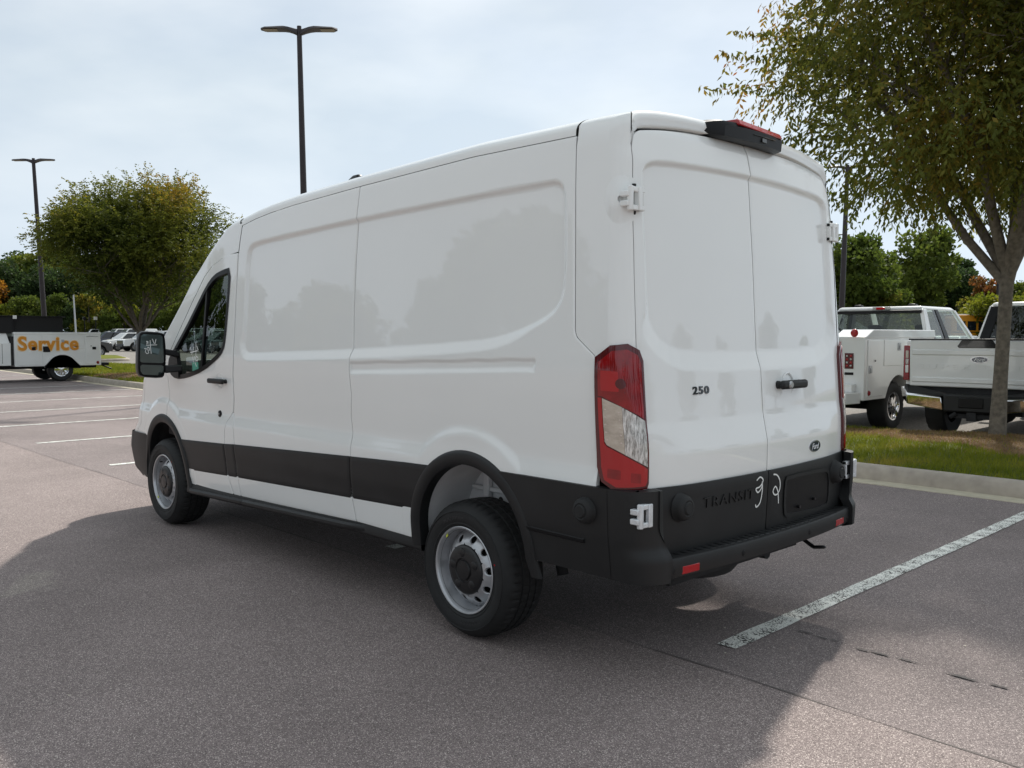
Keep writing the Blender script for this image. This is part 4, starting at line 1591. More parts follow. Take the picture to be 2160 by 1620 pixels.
# ---------------------------------------------------------------- wheels
def wheel_meshes():
    tp = [(.205, -.012), (.214, -.002), (.222, .004), (.236, .011), (.238, .0145), (.242, .0145), (.244, .0135), (.262, .020), (.285, .022), (.298, .020), (.300, .0235), (.303, .023), (.305, .018), (.322, .006), (.335, -.010), (.343, -.022), (.3475, -.034), (.3495, -.052),
          (.350, -.066), (.3425, -.068), (.3425, -.078), (.3515, -.080), (.352, -.112), (.3445, -.114), (.3445, -.124), (.352, -.126), (.3515, -.158), (.3425, -.160), (.3425, -.170), (.350, -.172), (.3495, -.188),
          (.3475, -.204), (.338, -.226), (.310, -.250), (.262, -.252), (.222, -.238)]
    sh = {15, 16, 17, 18, 29, 30, 31}
    md = {21, 22, 25, 26}
    def rm(k, q):
        if q in sh: return -.006 if k % 4 == 0 else 0
        if q in md: return -.004 if k % 4 == 2 else 0
        return 0
    t = MB()
    t.lathe(tp, 200, 'y', rmod=rm)
    o = t.build('tyre', 'rubber', None, sharp=28)
    rings = MB()
    rings.lathe([(.232, .0105), (.235, .0125), (.238, .0125)], 64, 'y')
    r = MB()
    r.lathe([(.218, .0), (.2225, .006), (.224, .009), (.2205, .012), (.214, .010), (.209, .002), (.206, -.012), (.2035, -.028), (.200, -.045), (.199, -.060), (.197, -.072), (.190, -.064)], 72, 'y')
    r.lathe([(.218, .0), (.206, -.02), (.20, -.24), (.218, -.25)], 48, 'y')
    # disc with ten round holes
    N = 10
    def dy(rad): return float(np.interp(rad, [.10, .124, .138, .152, .168, .182, .192], [-.012, -.010, -.013, -.021, -.034, -.050, -.066]))
    for s in range(N):
        a0 = 2 * PI * s / N
        hr, rm_ = .0180, .159
        V, F = [], []
        M_ = 32
        for k in range(M_):
            w = 2 * PI * k / M_
            dxx, dyy = math.cos(w), math.sin(w)   # radial, tangential
            # sector boundary: radius .124...185, half angle pi/N
            ha = PI / N
            best = .12
            if dxx > 1e-6: best = min(best, (.192 - rm_) / dxx)
            if dxx < -1e-6: best = min(best, (.124 - rm_) / dxx)
            lim = lambda t: abs(math.atan2(dyy * t, rm_ + dxx * t)) - ha
            lo, hi = 0, best
            if lim(hi) > 0:
                for _ in range(30):
                    mid = (lo + hi) / 2
                    if lim(mid) > 0: hi = mid
                    else: lo = mid
            best = hi
            for t in (hr, hr, hr * 1.25, best):
                rx, ry = rm_ + dxx * t, dyy * t
                rad = math.hypot(rx, ry)
                an = math.atan2(ry, rx) + a0
                V.append((rad * math.cos(an), dy(rad), rad * math.sin(an)))
            b4 = len(V) - 4
            V[b4] = (V[b4][0], V[b4][1] - .012, V[b4][2])
            V[b4 + 1] = (V[b4 + 1][0], V[b4 + 1][1] - .004, V[b4 + 1][2])
        for k in range(M_):
            a, c = k * 4, ((k + 1) % M_) * 4
            for q in range(3):
                F.append((a + q, c + q, c + q + 1, a + q + 1))
        r.add(V, F)
    ro = r.build('rim', 'rim_silver', None, sharp=35)
    c = MB()
    c.lathe([(.128, -.016), (.1275, -.006), (.123, .000), (.116, .004), (.09, .008), (.062, .010), (.058, .004), (.052, .004), (.048, .013), (.0, .015)], 48, 'y')
    for k in range(5):
        a = 2 * PI * k / 5 + .3
        cx, cz = .088 * math.cos(a), .088 * math.sin(a)
        c.lathe([(.026, .000), (.022, .0095), (.014, .0125), (0, .013)], 14, 'y', c=(cx, 0, cz))
    co = c.build('hub_cap', 'cap_black', None, sharp=35)
    tg = MB(); tg.box(-.0085, .0085, -.001, .0012, -.011, .011)
    tgo = tg.build('tyre_tag', 'yellow_tag', None, smooth=False)
    vl = MB(); vl.tube([(0, -.02, 0), (0, .004, 0)], .004, 6)
    vo = vl.build('tyre_valve', 'smooth_black', None)
    dt = MB(); dt.lathe([(0, .0008), (.005, .0008)], 10, 'y')
    do_ = dt.build('red_dot', 'red_bright', None)
    for q in (o, ro, co, tgo, vo, do_):
        COL.objects.unlink(q)
    back = MB(); back.lathe([(0, -.12), (.19, -.12), (.20, -.20)], 32, 'y')
    bo = back.build('brake_drum', 'undercoat', None)
    COL.objects.unlink(bo)
    return o, ro, co, tgo, vo, do_, bo
WH = wheel_meshes()
tyre_text = text_mesh('HANKOOK', 1, .5, .02, 0, 1.1)
fit_text(tyre_text, .17, .026)
warp(tyre_text, lambda u, v, w: ((.258 + v) * math.cos(PI * .5 + .35 - (u / .27)), .0205 + w * .0016, (.258 + v) * math.sin(PI * .5 + .35 - (u / .27))))
mat('tyre_text', (.022, .022, .023), .6)
def van_wheel(x, side, spin, tagang, tagr=.2085):
    w = empty('wheel', (x, side * .955, .352), 0 if side > 0 else PI, parent=van)
    w.rotation_euler = (0, spin, 0 if side > 0 else PI)
    for q in (0, 1, 2, 6):
        c = WH[q].copy()
        link(c, w)
    if side > 0:
        t = WH[3].copy(); link(t, w)
        t.location = (tagr * math.cos(tagang), .0025, tagr * math.sin(tagang))
        t.rotation_euler = (.5 * math.sin(tagang), -tagang + PI / 2, 0)
        for q in (0, PI):
            tx = ob('lettering', tyre_text, 'tyre_text', w)
            tx.rotation_euler = (0, q + .2, 0)
        d = WH[5].copy(); link(d, w)
        d.location = (.258 * math.cos(PI * .97 - spin), .0195, .258 * math.sin(PI * .97 - spin))
        v = WH[4].copy(); link(v, w)
        v.location = (.200 * math.cos(tagang + 1.6), -.02, .200 * math.sin(tagang + 1.6))
van_wheel(0, 1, .1, R(55))
van_wheel(3.75, 1, .35, R(-25))
van_wheel(0, -1, .2, 0)
van_wheel(3.75, -1, .7, 0)

# ---------------------------------------------------------------- rear details
# lower black cladding of the two doors
def clad_x_off(z): return .012
for nm, ya, yb, par in (('door_cladding', lambda z: .885 + 0 * z, lambda z: .0035 + 0 * z, rd_l), ('door_cladding', lambda z: -.0035 + 0 * z, lambda z: -.885 + 0 * z, rd_r)):
    rear_panel(nm, ya, yb, lambda y: .575 + 0 * y, lambda y: .8895 + .008 * (np.abs(y) / .9) ** 2, off=.014, res=.02, m='black_plastic', parent=par, rec=False, edge=.004, flange=.02)
def rq(y, z, off=.0145): return (float(rear_x(y, z, False)) - off, float(y), float(z))
# licence plate recess on the right door: a raised rim, a sunken plate area and two studs
rec = smooth_poly([(-.175, .835), (-.60, .828), (-.66, .80), (-.675, .66), (-.64, .625), (-.20, .64), (-.165, .665), (-.160, .81)], 1)
ring('plate_recess', offset_poly(rec, -.014), offset_poly(rec, .006), lambda a, c, o: rq(a, c, .020 + o), 'black_plastic', rd_r, .016)
me = patch('plate_panel', offset_poly(rec, .004), lambda a, c, o: rq(a, c, .0155 + o), 0, cu=(-.5, -.35))
ob('plate_panel', me, 'smooth_black', rd_r)
for y, z in ((-.30, .672), (-.47, .690)):
    s = MB(); s.tube([(0, 0, 0), (-.016, 0, 0)], .008, 8)
    s.build('plate_stud', 'gloss_black', rd_r, loc=rq(y, z, .016))
# round rubber door stops
def stop(par, y, z, loc=None, rot=None, sc=1.0):
    s = MB()
    s.lathe([(.0, -.050), (.024, -.050), (.028, -.046), (.030, -.042), (.036, -.044), (.046, -.040), (.056, -.026), (.060, -.006), (.066, 0)], 28, 'x')
    return s.build('door_stop', 'rubber', par, loc=loc or rq(y, z, .012), rot=rot)
stop(rd_l, .690, .800)
stop(rd_r, -.742, .80)
# raised model name on the left door, marker scribbles either side of the gap
me = text_mesh('TRANSIT', 1, .5, .0, 0, 1.15)
fit_text(me, .398, .048)
warp(me, lambda u, v, w: rq(.534 - u, .775 + v - u * .008, .016 + w * .006))
ob('lettering', me, 'black_plastic', rd_l)
sc1 = [bez([(.118, .855), (.088, .868), (.060, .850), (.085, .822), (.120, .815), (.100, .795), (.070, .815), (.068, .845), (.062, .800), (.075, .745), (.105, .725), (.118, .738)], 6)]
strokes('marker_scribble', sc1, .0075, lambda a, c: rq(a, c, .0165), 'marker_white', rd_l)
sc2 = [bez([(-.035, .868), (-.070, .860), (-.100, .830), (-.105, .790), (-.085, .765), (-.055, .765), (-.040, .785), (-.060, .805), (-.085, .780), (-.095, .745), (-.100, .715)], 6)]
strokes('marker_scribble', sc2, .0075, lambda a, c: rq(a, c, .0165), 'marker_white', rd_r)
# black 250 figures
me = text_mesh('250', 1, .5, .025, 0, 1.15)
fit_text(me, .118, .036)
warp(me, lambda u, v, w: rp(.560 - u, 1.283 + v, .0015 + w * .006))
ob('number_badge', me, 'gloss_black', rd_l)
# oval badge
def oval_badge(parent, fn, w, h, n=40):
    el = [(w / 2 * math.cos(2 * PI * k / n), h / 2 * math.sin(2 * PI * k / n)) for k in range(n)]
    o = patch('oval_badge', el, lambda a, c, o_: fn(a, c, .002 + o_), .004)
    base = ob('oval_badge', o, 'badge_silver', parent)
    el2 = [(a * .93, c * .90) for a, c in el]
    el3 = [(a * .86, c * .80) for a, c in el]
    ob('badge_field', patch('badge_field', el2, lambda a, c, o_: fn(a, c, .004 + o_), .002), 'badge_blue', base)
    me = text_mesh('Ford', 1, .5, .008, .30, .98)
    fit_text(me, w * .60, h * .48, -w * .30, -h * .24)
    warp(me, lambda u, v, q: fn(u, v, .0052 + q * .0008))
    ob('badge_script', me, 'marker_white', base)
    rim = [(a * .895, c * .86) for a, c in el]
    strokes('badge_line', [rim + rim[:1]], .018 * w, lambda a, c: fn(a, c, .0052), 'badge_silver', base)
    return base
oval_badge(rd_r, lambda a, c, o: rp(-.497 - a, .965 + c, o), .134, .064)
# handle of the right door
m = MB()
m.box(-.052, -.020, -.125, .125, -.022, .022)
m.box(-.03, .01, -.12, -.09, -.02, .02)
m.box(-.03, .01, .09, .12, -.02, .02)
hx = rp(-.252, 1.300)
dh = m.build('door_handle', 'black_plastic', rd_r, bevel=.014, loc=hx)
k = MB(); k.lathe([(0, -.006), (.014, -.006), (.018, -.002), (.02, .002)], 16, 'x')
k.build('door_lock', 'steel', dh, loc=(-.052, .055, 0))
c = MB(); c.lathe([(.050, .001), (.055, -.0025), (.060, .001)], 28, 'x')
c.build('handle_cup', 'white_paint', rd_r, loc=(hx[0] - .001, hx[1], hx[2]))

# hinges: a leaf on the door, a leaf and knuckle on the corner, set in pockets
def hinge(z, side, m, yo, xo):
    h = MB()
    H = .098
    # door leaf with two bars and a cut-out
    yd = .905 if z < 1.5 else .885
    xf = float(rear_x(yd - .03, z, False))
    lf = .062 if z < 1.5 else .034
    h.box(xf - .028, xf - .004, yd - lf, yd - lf + .012, z - H / 2, z + H / 2)
    h.box(xf - .030, xf - .004, yd - lf, yd + .050, z + H / 2 - .022, z + H / 2)
    h.box(xf - .030, xf - .004, yd - lf, yd + .050, z - H / 2, z - H / 2 + .022)
    h.box(xf - .036, xf - .006, yd - .012, yd + .014, z - H / 2, z + H / 2)
    h.box(xf - .014, xf - .004, yd - lf + .002, yd - .01, z - .02, z + .02)
    # knuckle
    h.tube([(xf - .018, yd + .052, z - H / 2 - .002), (xf - .018, yd + .052, z + H / 2 + .002)], .014, 12)
    h.box(xf - .022, xf + .02, yd + .048, yd + .074, z + .006, z + .030)
    h.box(xf - .022, xf + .02, yd + .048, yd + .074, z - .034, z - .010)
    h.V = [(x + xo, side * (y + yo), zz) for x, y, zz in h.V]
    return h.build('hinge', m, van, bevel=.004)
for side in (1, -1):
    hinge(2.118, side, 'white_paint', -.004 if side > 0 else -.030, -.002 if side > 0 else .006)
    hinge(.800, side, 'zinc', .022 if side > 0 else .0, -.018)
    # pressed pocket round the upper hinge
    p = MB()
    V, F = [], []
    n = 28
    for k in range(n):
        w = 2 * PI * k / n
        for q, sc_ in enumerate(np.linspace(1, .12, 9)):
            o = .013 * (1 - sc_ ** 2) ** 2 - .0006
            yy = .968 + 0 * w
            px_, pz = math.cos(w) * .095 * sc_, math.sin(w) * .12 * sc_
            # lies on the corner: local u runs round the corner
            u = px_
            xx, y2 = outline([.055 - u * .9], [2.118 + pz], 1)[0]
            nx, ny = -math.sin(min(max((.055 - u * .9) / .085, 0), PI / 2)), math.cos(min(max((.055 - u * .9) / .085, 0), PI / 2))
            V.append((xx + nx * o, side * (y2 + ny * o), 2.118 + pz))
    for k in range(n):
        for q in range(8):
            a, c = k * 9 + q, ((k + 1) % n) * 9 + q
            F.append((a, c, c + 1, a + 1))
    p.add(V, F)
    p.build('hinge_pocket', 'white_paint', van, sharp=179)
    g2 = MB()
    xf = float(rear_x(.86, 2.118, False))
    g2.box(xf - .003, xf + .01, .872, .886, 2.055, 2.185)
    g2.V = [(x, side * y, z) for x, y, z in g2.V]
    g2.build('hinge_gap', 'undercoat', van, smooth=False)

# corner and step bumper ---------------------------------------------
def bump_corner(side):
    # flank part, round the corner to the door edge
    zs = np.linspace(.505, .898, 24)
    cols = []
    path = [(x, None) for x in np.linspace(-.50, -.95, 14)]
    P = []
    for z in zs:
        yW = float(Wd(-.8, z)) + .020 + .006 * float(sm(z, .60, .70))
        rc = .145
        xr = -1.165 - .028 * float(sm(z, .66, .60))
        row = []
        for x in np.linspace(-.22, xr + rc, 22):
            row.append((x, yW))
        yend = .885 - .055 * float(sm(z, .745, .63))
        for k in range(1, 11):
            a = PI / 2 * k / 10
            row.append((xr + rc - rc * math.sin(a), yW - rc + rc * math.cos(a)))
        for k in range(1, 5):
            t = k / 4
            row.append((xr - .004 * t, (yW - rc) + (yend - (yW - rc)) * t))
        row.append((xr + .05, yend - .004))
        P.append([(x, side * y, z) for x, y in row])
    # roll the lower edge under and the top edge in
    low = [(x + (.03 if i > 28 else 0), y - side * .05, .500) for i, (x, y, z) in enumerate(P[0])]
    P.insert(0, low)
    topr = [(x, y - side * .03 if i < 26 else y, .902) for i, (x, y, z) in enumerate(P[-1])]
    topr = [(x + (.04 if i >= 26 else 0), y, z) for i, (x, y, z) in enumerate(topr)]
    P.append(topr)
    P = np.array(P)
    nr, nc = P.shape[:2]
    xc = (P[:-1, :-1, 0] + P[1:, 1:, 0]) / 2
    zc = (P[:-1, :-1, 2] + P[1:, 1:, 2]) / 2
    keep = ~((np.hypot(xc - ARCH_R[0], zc - ARCH_R[1]) < .44))
    me = npmesh('bumper_corner', P.reshape(-1, 3), grid_faces(nr, nc, keep, flip=side < 0))
    me.set_sharp_from_angle(angle=R(40))
    o = ob('bumper_corner', me, 'black_plastic', van)
    # pressed groove line low on the flank and the seam ahead of the corner
    yf_ = lambda z: float(Wd(-.8, z)) + .020 + .006 * float(sm(z, .60, .70))
    V, F = [], []
    for k in range(15):
        z = .506 + (.895 - .506) * k / 14
        for x in (-.9845, -.982):
            V.append((x, side * (yf_(z) + .0012), z))
    F = [(2 * k, 2 * k + 1, 2 * k + 3, 2 * k + 2) for k in range(14)]
    b0 = len(V)
    for k, x in enumerate(np.linspace(-.845, -.49, 8)):
        for z, d in ((.642, .0005), (.648, .006), (.660, .006), (.664, .0005)):
            V.append((x, side * (yf_(z) + d), z + .004 * (k / 7 - .5)))
    F += [(b0 + 4 * k + q, b0 + 4 * k + q + 1, b0 + 4 * k + q + 5, b0 + 4 * k + q + 4) for k in range(7) for q in range(3)]
    ob('bumper_groove', pydata('bumper_groove', V, F, False), 'smooth_black', o)
    return o
bcl = bump_corner(1)
bcr = bump_corner(-1)
s = stop(bcl, 0, 0, loc=(-.86, float(Wd(-.8, .79)) + .018, .790), rot=(0, 0, R(-90)))
s = stop(bcr, 0, 0, loc=(-.86, -(float(Wd(-.8, .79)) + .018), .790), rot=(0, 0, R(90)))

def bump_x(y): return -1.222 + .045 * (np.abs(y) / .83) ** 2.4
bm_ = MB()
ys = np.linspace(-.845, .845, 49)
prof = [(.12, .575), (.075, .592), (.014, .598), (.004, .594), (.0, .584), (.0, .530), (.006, .512), (.03, .502), (.12, .500)]
V, F = [], []
for y in ys:
    for o, z in prof:
        V.append((float(bump_x(y)) + o, y, z + .004 * (abs(y) / .8) ** 2))
k = len(prof)
for i in range(len(ys) - 1):
    for j in range(k - 1):
        F.append((i * k + j, i * k + j + 1, (i + 1) * k + j + 1, (i + 1) * k + j))
bm_.add(V, F)
bmp = bm_.build('rear_bumper', 'black_plastic', van, sharp=40)
# ribbed tread on the step
for r_ in range(2):
    for kk in range(34):
        y = -.80 + kk * .0485
        t = MB()
        x0 = float(bump_x(y)) + .020
        t.box(x0, x0 + .060, y - .019, y + .019, .5945, .6005)
        if r_ == 0:
            t.build('step_rib', 'black_plastic', bmp, bevel=.003)
# reflectors and parking sensors
for side in (1, -1):
    m = MB()
    yy = side * .690
    m.hexa([(float(bump_x(.69 - .058)) - .001, side * (.69 - .058), .522), (float(bump_x(.69 + .058)) - .001, side * (.69 + .058), .522), (float(bump_x(.69 + .058)) + .02, side * (.69 + .058), .522), (float(bump_x(.69 - .058)) + .02, side * (.69 - .058), .522),
            (float(bump_x(.69 - .058)) - .001, side * (.69 - .058), .562), (float(bump_x(.69 + .058)) - .001, side * (.69 + .058), .562), (float(bump_x(.69 + .058)) + .02, side * (.69 + .058), .562), (float(bump_x(.69 - .058)) + .02, side * (.69 - .058), .562)])
    m.build('reflector', 'red_bright', bmp, bevel=.006)
for y in (.80, .31, -.31, -.80):
    m = MB(); m.lathe([(0, -.0035), (.010, -.003), (.012, -.0012), (.016, -.001), (.018, .002)], 18, 'x')
    m.build('parking_sensor', 'smooth_black', bmp, loc=(float(bump_x(y)), y, .548))

# tail lamps round the corner ------------------------------------------
def lamp_map(side, bulge):
    def f(s, z, o):
        # s 0..1 from the flank edge to the door edge
        A = np.array([-.912 + .01 * (1.4 - z), float(Wd(-.93, z)) + .012])
        B = np.array([float(rear_x(.885, z, False)) - .010, .884])
        C = np.array([B[0] + .006, A[1] + .004])
        t = s
        p = (1 - t) ** 2 * A + 2 * t * (1 - t) * C + t * t * B
        d = 2 * (1 - t) * (C - A) + 2 * t * (B - C)
        n = np.array([d[1], -d[0]])
        n /= np.linalg.norm(n)
        if n[1] < 0 and n[0] > 0: n = -n
        off = bulge + o
        return (float(p[0] + n[0] * off), side * float(p[1] + n[1] * off), float(z))
    return f
LAMP = [(.02, 1.455), (.30, 1.505), (.66, 1.512), (.92, 1.485), (1.0, 1.44), (1.0, .925), (.96, .902), (.30, .892), (.10, .925), (.03, .985)]
cuts = np.arange(.05, 1.0, .06)
zcuts = np.arange(.93, 1.5, .04)
for side in (1, -1):
    f0 = lamp_map(side, .006)
    L = ob('tail_lamp', patch('tail_lamp', LAMP, f0, .05, cu=cuts, cv=zcuts), 'red_dark', van)
    f1 = lamp_map(side, .0095)
    up = [(.09, 1.435), (.34, 1.482), (.64, 1.488), (.86, 1.465), (.93, 1.43), (.93, 1.205), (.10, 1.288)]
    ob('red_lens', patch('red_lens', [(.09, 1.435), (.34, 1.482), (.64, 1.488), (.86, 1.465), (.93, 1.43), (.93, 1.196), (.80, 1.215), (.16, 1.290), (.09, 1.292)], f1, .004, cu=cuts, cv=zcuts), 'red_lens', L)
    ob('clear_lens', patch('clear_lens', [(.505, 1.247), (.80, 1.208), (.95, 1.188), (.95, .995), (.86, 1.005), (.50, 1.048)], f1, .004, cu=cuts, cv=zcuts), 'clear_lens', L)
    ob('lamp_reflector', patch('lamp_reflector', [(.16, 1.283), (.50, 1.248), (.495, 1.049), (.20, 1.085), (.17, 1.10)], f1, .004, cu=cuts, cv=zcuts), 'lamp_reflector', L)
    ob('red_lens', patch('red_lens', [(.085, 1.285), (.15, 1.285), (.16, 1.092), (.20, 1.078), (.86, .998), (.945, .985), (.945, .935), (.90, .915), (.34, .908), (.15, .935), (.10, .99)], f1, .004, cu=cuts, cv=zcuts), 'red_bright', L)
    # inner lamp bowls
    ob('lamp_bulb', patch('lamp_bulb', [(.50 + .10 * math.cos(2 * PI * q / 14), 1.345 + .022 * math.sin(2 * PI * q / 14)) for q in range(14)], lambda a, c, o: f1(a, c, .0008 + o), .0005), 'red_dark', L)
    ob('lens_panel', patch('lens_panel', [(.10, 1.43), (.34, 1.474), (.47, 1.480), (.47, 1.262), (.10, 1.290)], f1, .0005, cu=cuts, cv=zcuts), 'red_deep', L) if False else None
    for (a0, a1, z0, z1, mt) in ((.60, .80, .932, .972, 'red_lens'), (.20, .42, .945, .985, 'red_lens'), (.14, .46, 1.315, 1.40, 'red_bright')):
        ob('lens_panel', patch('lens_panel', round_poly([(a0, z0), (a1, z0 - .004), (a1, z1 - .004), (a0, z1)], .012), lambda a, c, o: f1(a, c, .0006 + o), .0004, cu=cuts, cv=zcuts), mt, L)
    for q in range(5):
        z = 1.235 - q * .032
        rb = [(.19, z), (.46, z - .012), (.46, z - .009), (.19, z + .003)]
        ob('lens_rib', patch('lens_rib', rb, lambda a, c, o: f1(a, c, .001 + o), .001), 'chrome', L)
    for q in range(7):
        z = 1.44 - q * .022
        rb = [(.56, z), (.90, z - .006), (.90, z - .0035), (.56, z + .0025)]
        ob('lens_rib', patch('lens_rib', rb, lambda a, c, o: f1(a, c, .001 + o), .001), 'red_dark', L)

# high brake lamp with camera on the roof edge
bl = MB()
V, F = [], []
#       y     x rear   z top   z bottom
DXL = .04
secs = [(-.40, -.93, 2.520, 2.506), (-.34, -1.00, 2.541, 2.482), (-.30, -1.075, 2.548, 2.470), (-.27, -1.100, 2.551, 2.466), (-.10, -1.108, 2.560, 2.470),
        (.10, -1.108, 2.560, 2.470), (.26, -1.098, 2.553, 2.468), (.30, -1.070, 2.549, 2.474), (.345, -1.02, 2.541, 2.482), (.40, -.965, 2.533, 2.492), (.445, -.93, 2.520, 2.506)]
for y, xr_, zt_, zb_ in secs:
    xr_ += DXL
    y *= .93 if y < 0 else 1.0
    for x, z in ((-.86, zt_ + .004), (xr_ + .05, zt_ + .004), (xr_ + .012, zt_ - .008), (xr_, zt_ - .03), (xr_ + .006, zb_ + .006), (xr_ + .03, zb_), (-.86, zb_ + .012)):
        V.append((x, y, z))
n = 7
for i in range(len(secs) - 1):
    for k in range(n):
        F.append((i * n + k, i * n + (k + 1) % n, (i + 1) * n + (k + 1) % n, (i + 1) * n + k))
F += [tuple(range(n)), tuple(range((len(secs) - 1) * n, len(secs) * n))]
bl.add(V, F)
blo = bl.build('high_brake_lamp', 'smooth_black', van, sharp=30)
m = MB()
m.hexa([(-1.066, -.248, 2.530), (-1.074, .16, 2.538), (-.99, .16, 2.538), (-.99, -.248, 2.530), (-1.050, -.248, 2.558), (-1.058, .16, 2.568), (-.96, .16, 2.572), (-.96, -.248, 2.562)])
m.build('red_lens', 'red_bright', blo, bevel=.006)
m = MB()
m.box(-1.072, -1.02, -.17, .03, 2.5105, 2.5135)
m.box(-1.071, -1.02, -.085, -.045, 2.486, 2.506)
m.build('camera_housing', 'gloss_black', blo, bevel=.003)
m = MB(); m.hexa([(1.54, .46, 2.53), (1.74, .46, 2.53), (1.74, .56, 2.53), (1.54, .56, 2.53), (1.56, .49, 2.605), (1.62, .49, 2.605), (1.62, .53, 2.605), (1.56, .53, 2.605)])
m.build('roof_antenna', 'smooth_black', van, bevel=.012)
# ================================================================ other vehicles
# local axes: x forward, y left, z up; origin on the ground under the rear axle
WCACHE = {}
def lot_wheel(parent, x, y, r, w, rim_m='steel', spokes=8, side=1, rimr=None):
    key = (r, w, rim_m, spokes, rimr)
    if key not in WCACHE:
        rr = rimr or r * .60
        t = MB()
        t.lathe([(rr - .01, -.01), (rr + .015, .006), (r * .85, .018), (r * .95, .008), (r, -.03), (r, -w + .03), (r * .95, -w), (rr, -w + .02)], 40, 'y', rmod=lambda k, q: -.012 if q in (3, 4) and k % 2 else 0)
        to = t.build('tyre', 'rubber', None)
        m = MB()
        m.lathe([(rr - .004, -.004), (rr + .008, .006), (rr - .012, .004), (rr - .03, -.03), (rr - .04, -.09), (.07, -.05), (.065, -.02), (.0, -.015)], 40, 'y')
        for k in range(spokes):
            a = 2 * PI * k / spokes
            c, s = math.cos(a), math.sin(a)
            for q, h in ((.10, .02), ):
                P = []
                for rad, wd, y0, y1 in ((.06, .035, -.055, -.016), (rr - .025, .028, -.06, -.022)):
                    P.append([(c * rad - s * wd, y0, s * rad + c * wd), (c * rad + s * wd, y0, s * rad - c * wd), (c * rad + s * wd, y1, s * rad - c * wd), (c * rad - s * wd, y1, s * rad + c * wd)])
                m.hexa(P[0] + P[1])
        mo = m.build('rim', rim_m, None)
        hb = MB()
        hb.lathe([(rr - .02, -.095), (.08, -.075)], 30, 'y')
        ho = hb.build('brake_drum', 'undercoat', None)
        for q in (to, mo, ho): COL.objects.unlink(q)
        WCACHE[key] = (to, mo, ho)
    e = empty('wheel', (x, y, r), 0 if side > 0 else PI, parent=parent)
    for q in WCACHE[key]:
        link(q.copy(), e)
    return e

def body_poly(x0, x1, zb, zt, arches, top=None):
    """side outline (x,z) with wheel arches cut from the lower edge"""
    P = [(x0, zb)]
    for cx, r in sorted(arches):
        for k in range(15):
            a = PI - PI * k / 14
            z = .40 + r * math.sin(a)
            P.append((cx + r * math.cos(a), max(z, zb)))
    P += [(x1, zb)]
    return P + (top or [(x1, zt), (x0, zt)])

def greenhouse(parent, xl0, xl1, xu0, xu1, wl, wu, zb, zr, panes, paint, glass, trim='smooth_black', front_glass=None, rear=True, roof_h=.07, bpost=None):
    def P(s, t, h, inn=0.0):
        w = wl + (wu - wl) * h
        return ((xl0 + (xl1 - xl0) * t) * (1 - h) + (xu0 + (xu1 - xu0) * t) * h, s * (w - inn), zb + (zr - zb) * h)
    pm, bmL = MB(), []
    edges = [0.0] + [v for p in panes for v in p] + [1.0]
    posts = [(edges[i], edges[i + 1]) for i in range(0, len(edges), 2)]
    for s in (1, -1):
        for i, (a, b) in enumerate(posts):
            inner = 0 < i < len(posts) - 1
            dst = MB() if inner else pm
            ins = .008 if inner else 0
            if inner: bmL.append(dst)
            dst.hexa([P(s, a, -.02, ins), P(s, b, -.02, ins), P(s, b, -.02, .07), P(s, a, -.02, .07), P(s, a, 1.02, ins), P(s, b, 1.02, ins), P(s, b, 1.02, .07), P(s, a, 1.02, .07)])
        for a, b in panes:
            q = [P(s, a - .002, -.01, .018), P(s, b + .002, -.01, .018), P(s, b + .002, 1.0, .018), P(s, a - .002, 1.0, .018)]
            ob('window_pane', pydata('window_pane', q, [(0, 1, 2, 3)] if s < 0 else [(3, 2, 1, 0)], False), glass, parent)
    pm.build('cab_pillars', paint, parent, bevel=.012)
    for q in bmL: q.build('door_pillar', trim, parent, bevel=.008)
    r = MB()
    r.hexa([P(1, 0, 1), P(1, 1, 1), P(-1, 1, 1), P(-1, 0, 1), (xu0 + .03, wu - .05, zr + roof_h), (xu1 - .12, wu - .05, zr + roof_h), (xu1 - .12, -wu + .05, zr + roof_h), (xu0 + .03, -wu + .05, zr + roof_h)])
    r.build('roof', paint, parent, bevel=.05, segs=3)
    q = [P(1, 1, -.01, .06), P(-1, 1, -.01, .06), P(-1, 1, 1, .06), P(1, 1, 1, .06)]
    ob('windscreen', pydata('windscreen', q, [(3, 2, 1, 0)], False), front_glass or glass, parent)
    if rear:
        q = [P(1, 0, -.01, .06), P(-1, 0, -.01, .06), P(-1, 0, 1, .06), P(1, 0, 1, .06)]
        ob('rear_window', pydata('rear_window', q, [(0, 1, 2, 3)], False), glass, parent)
    return P

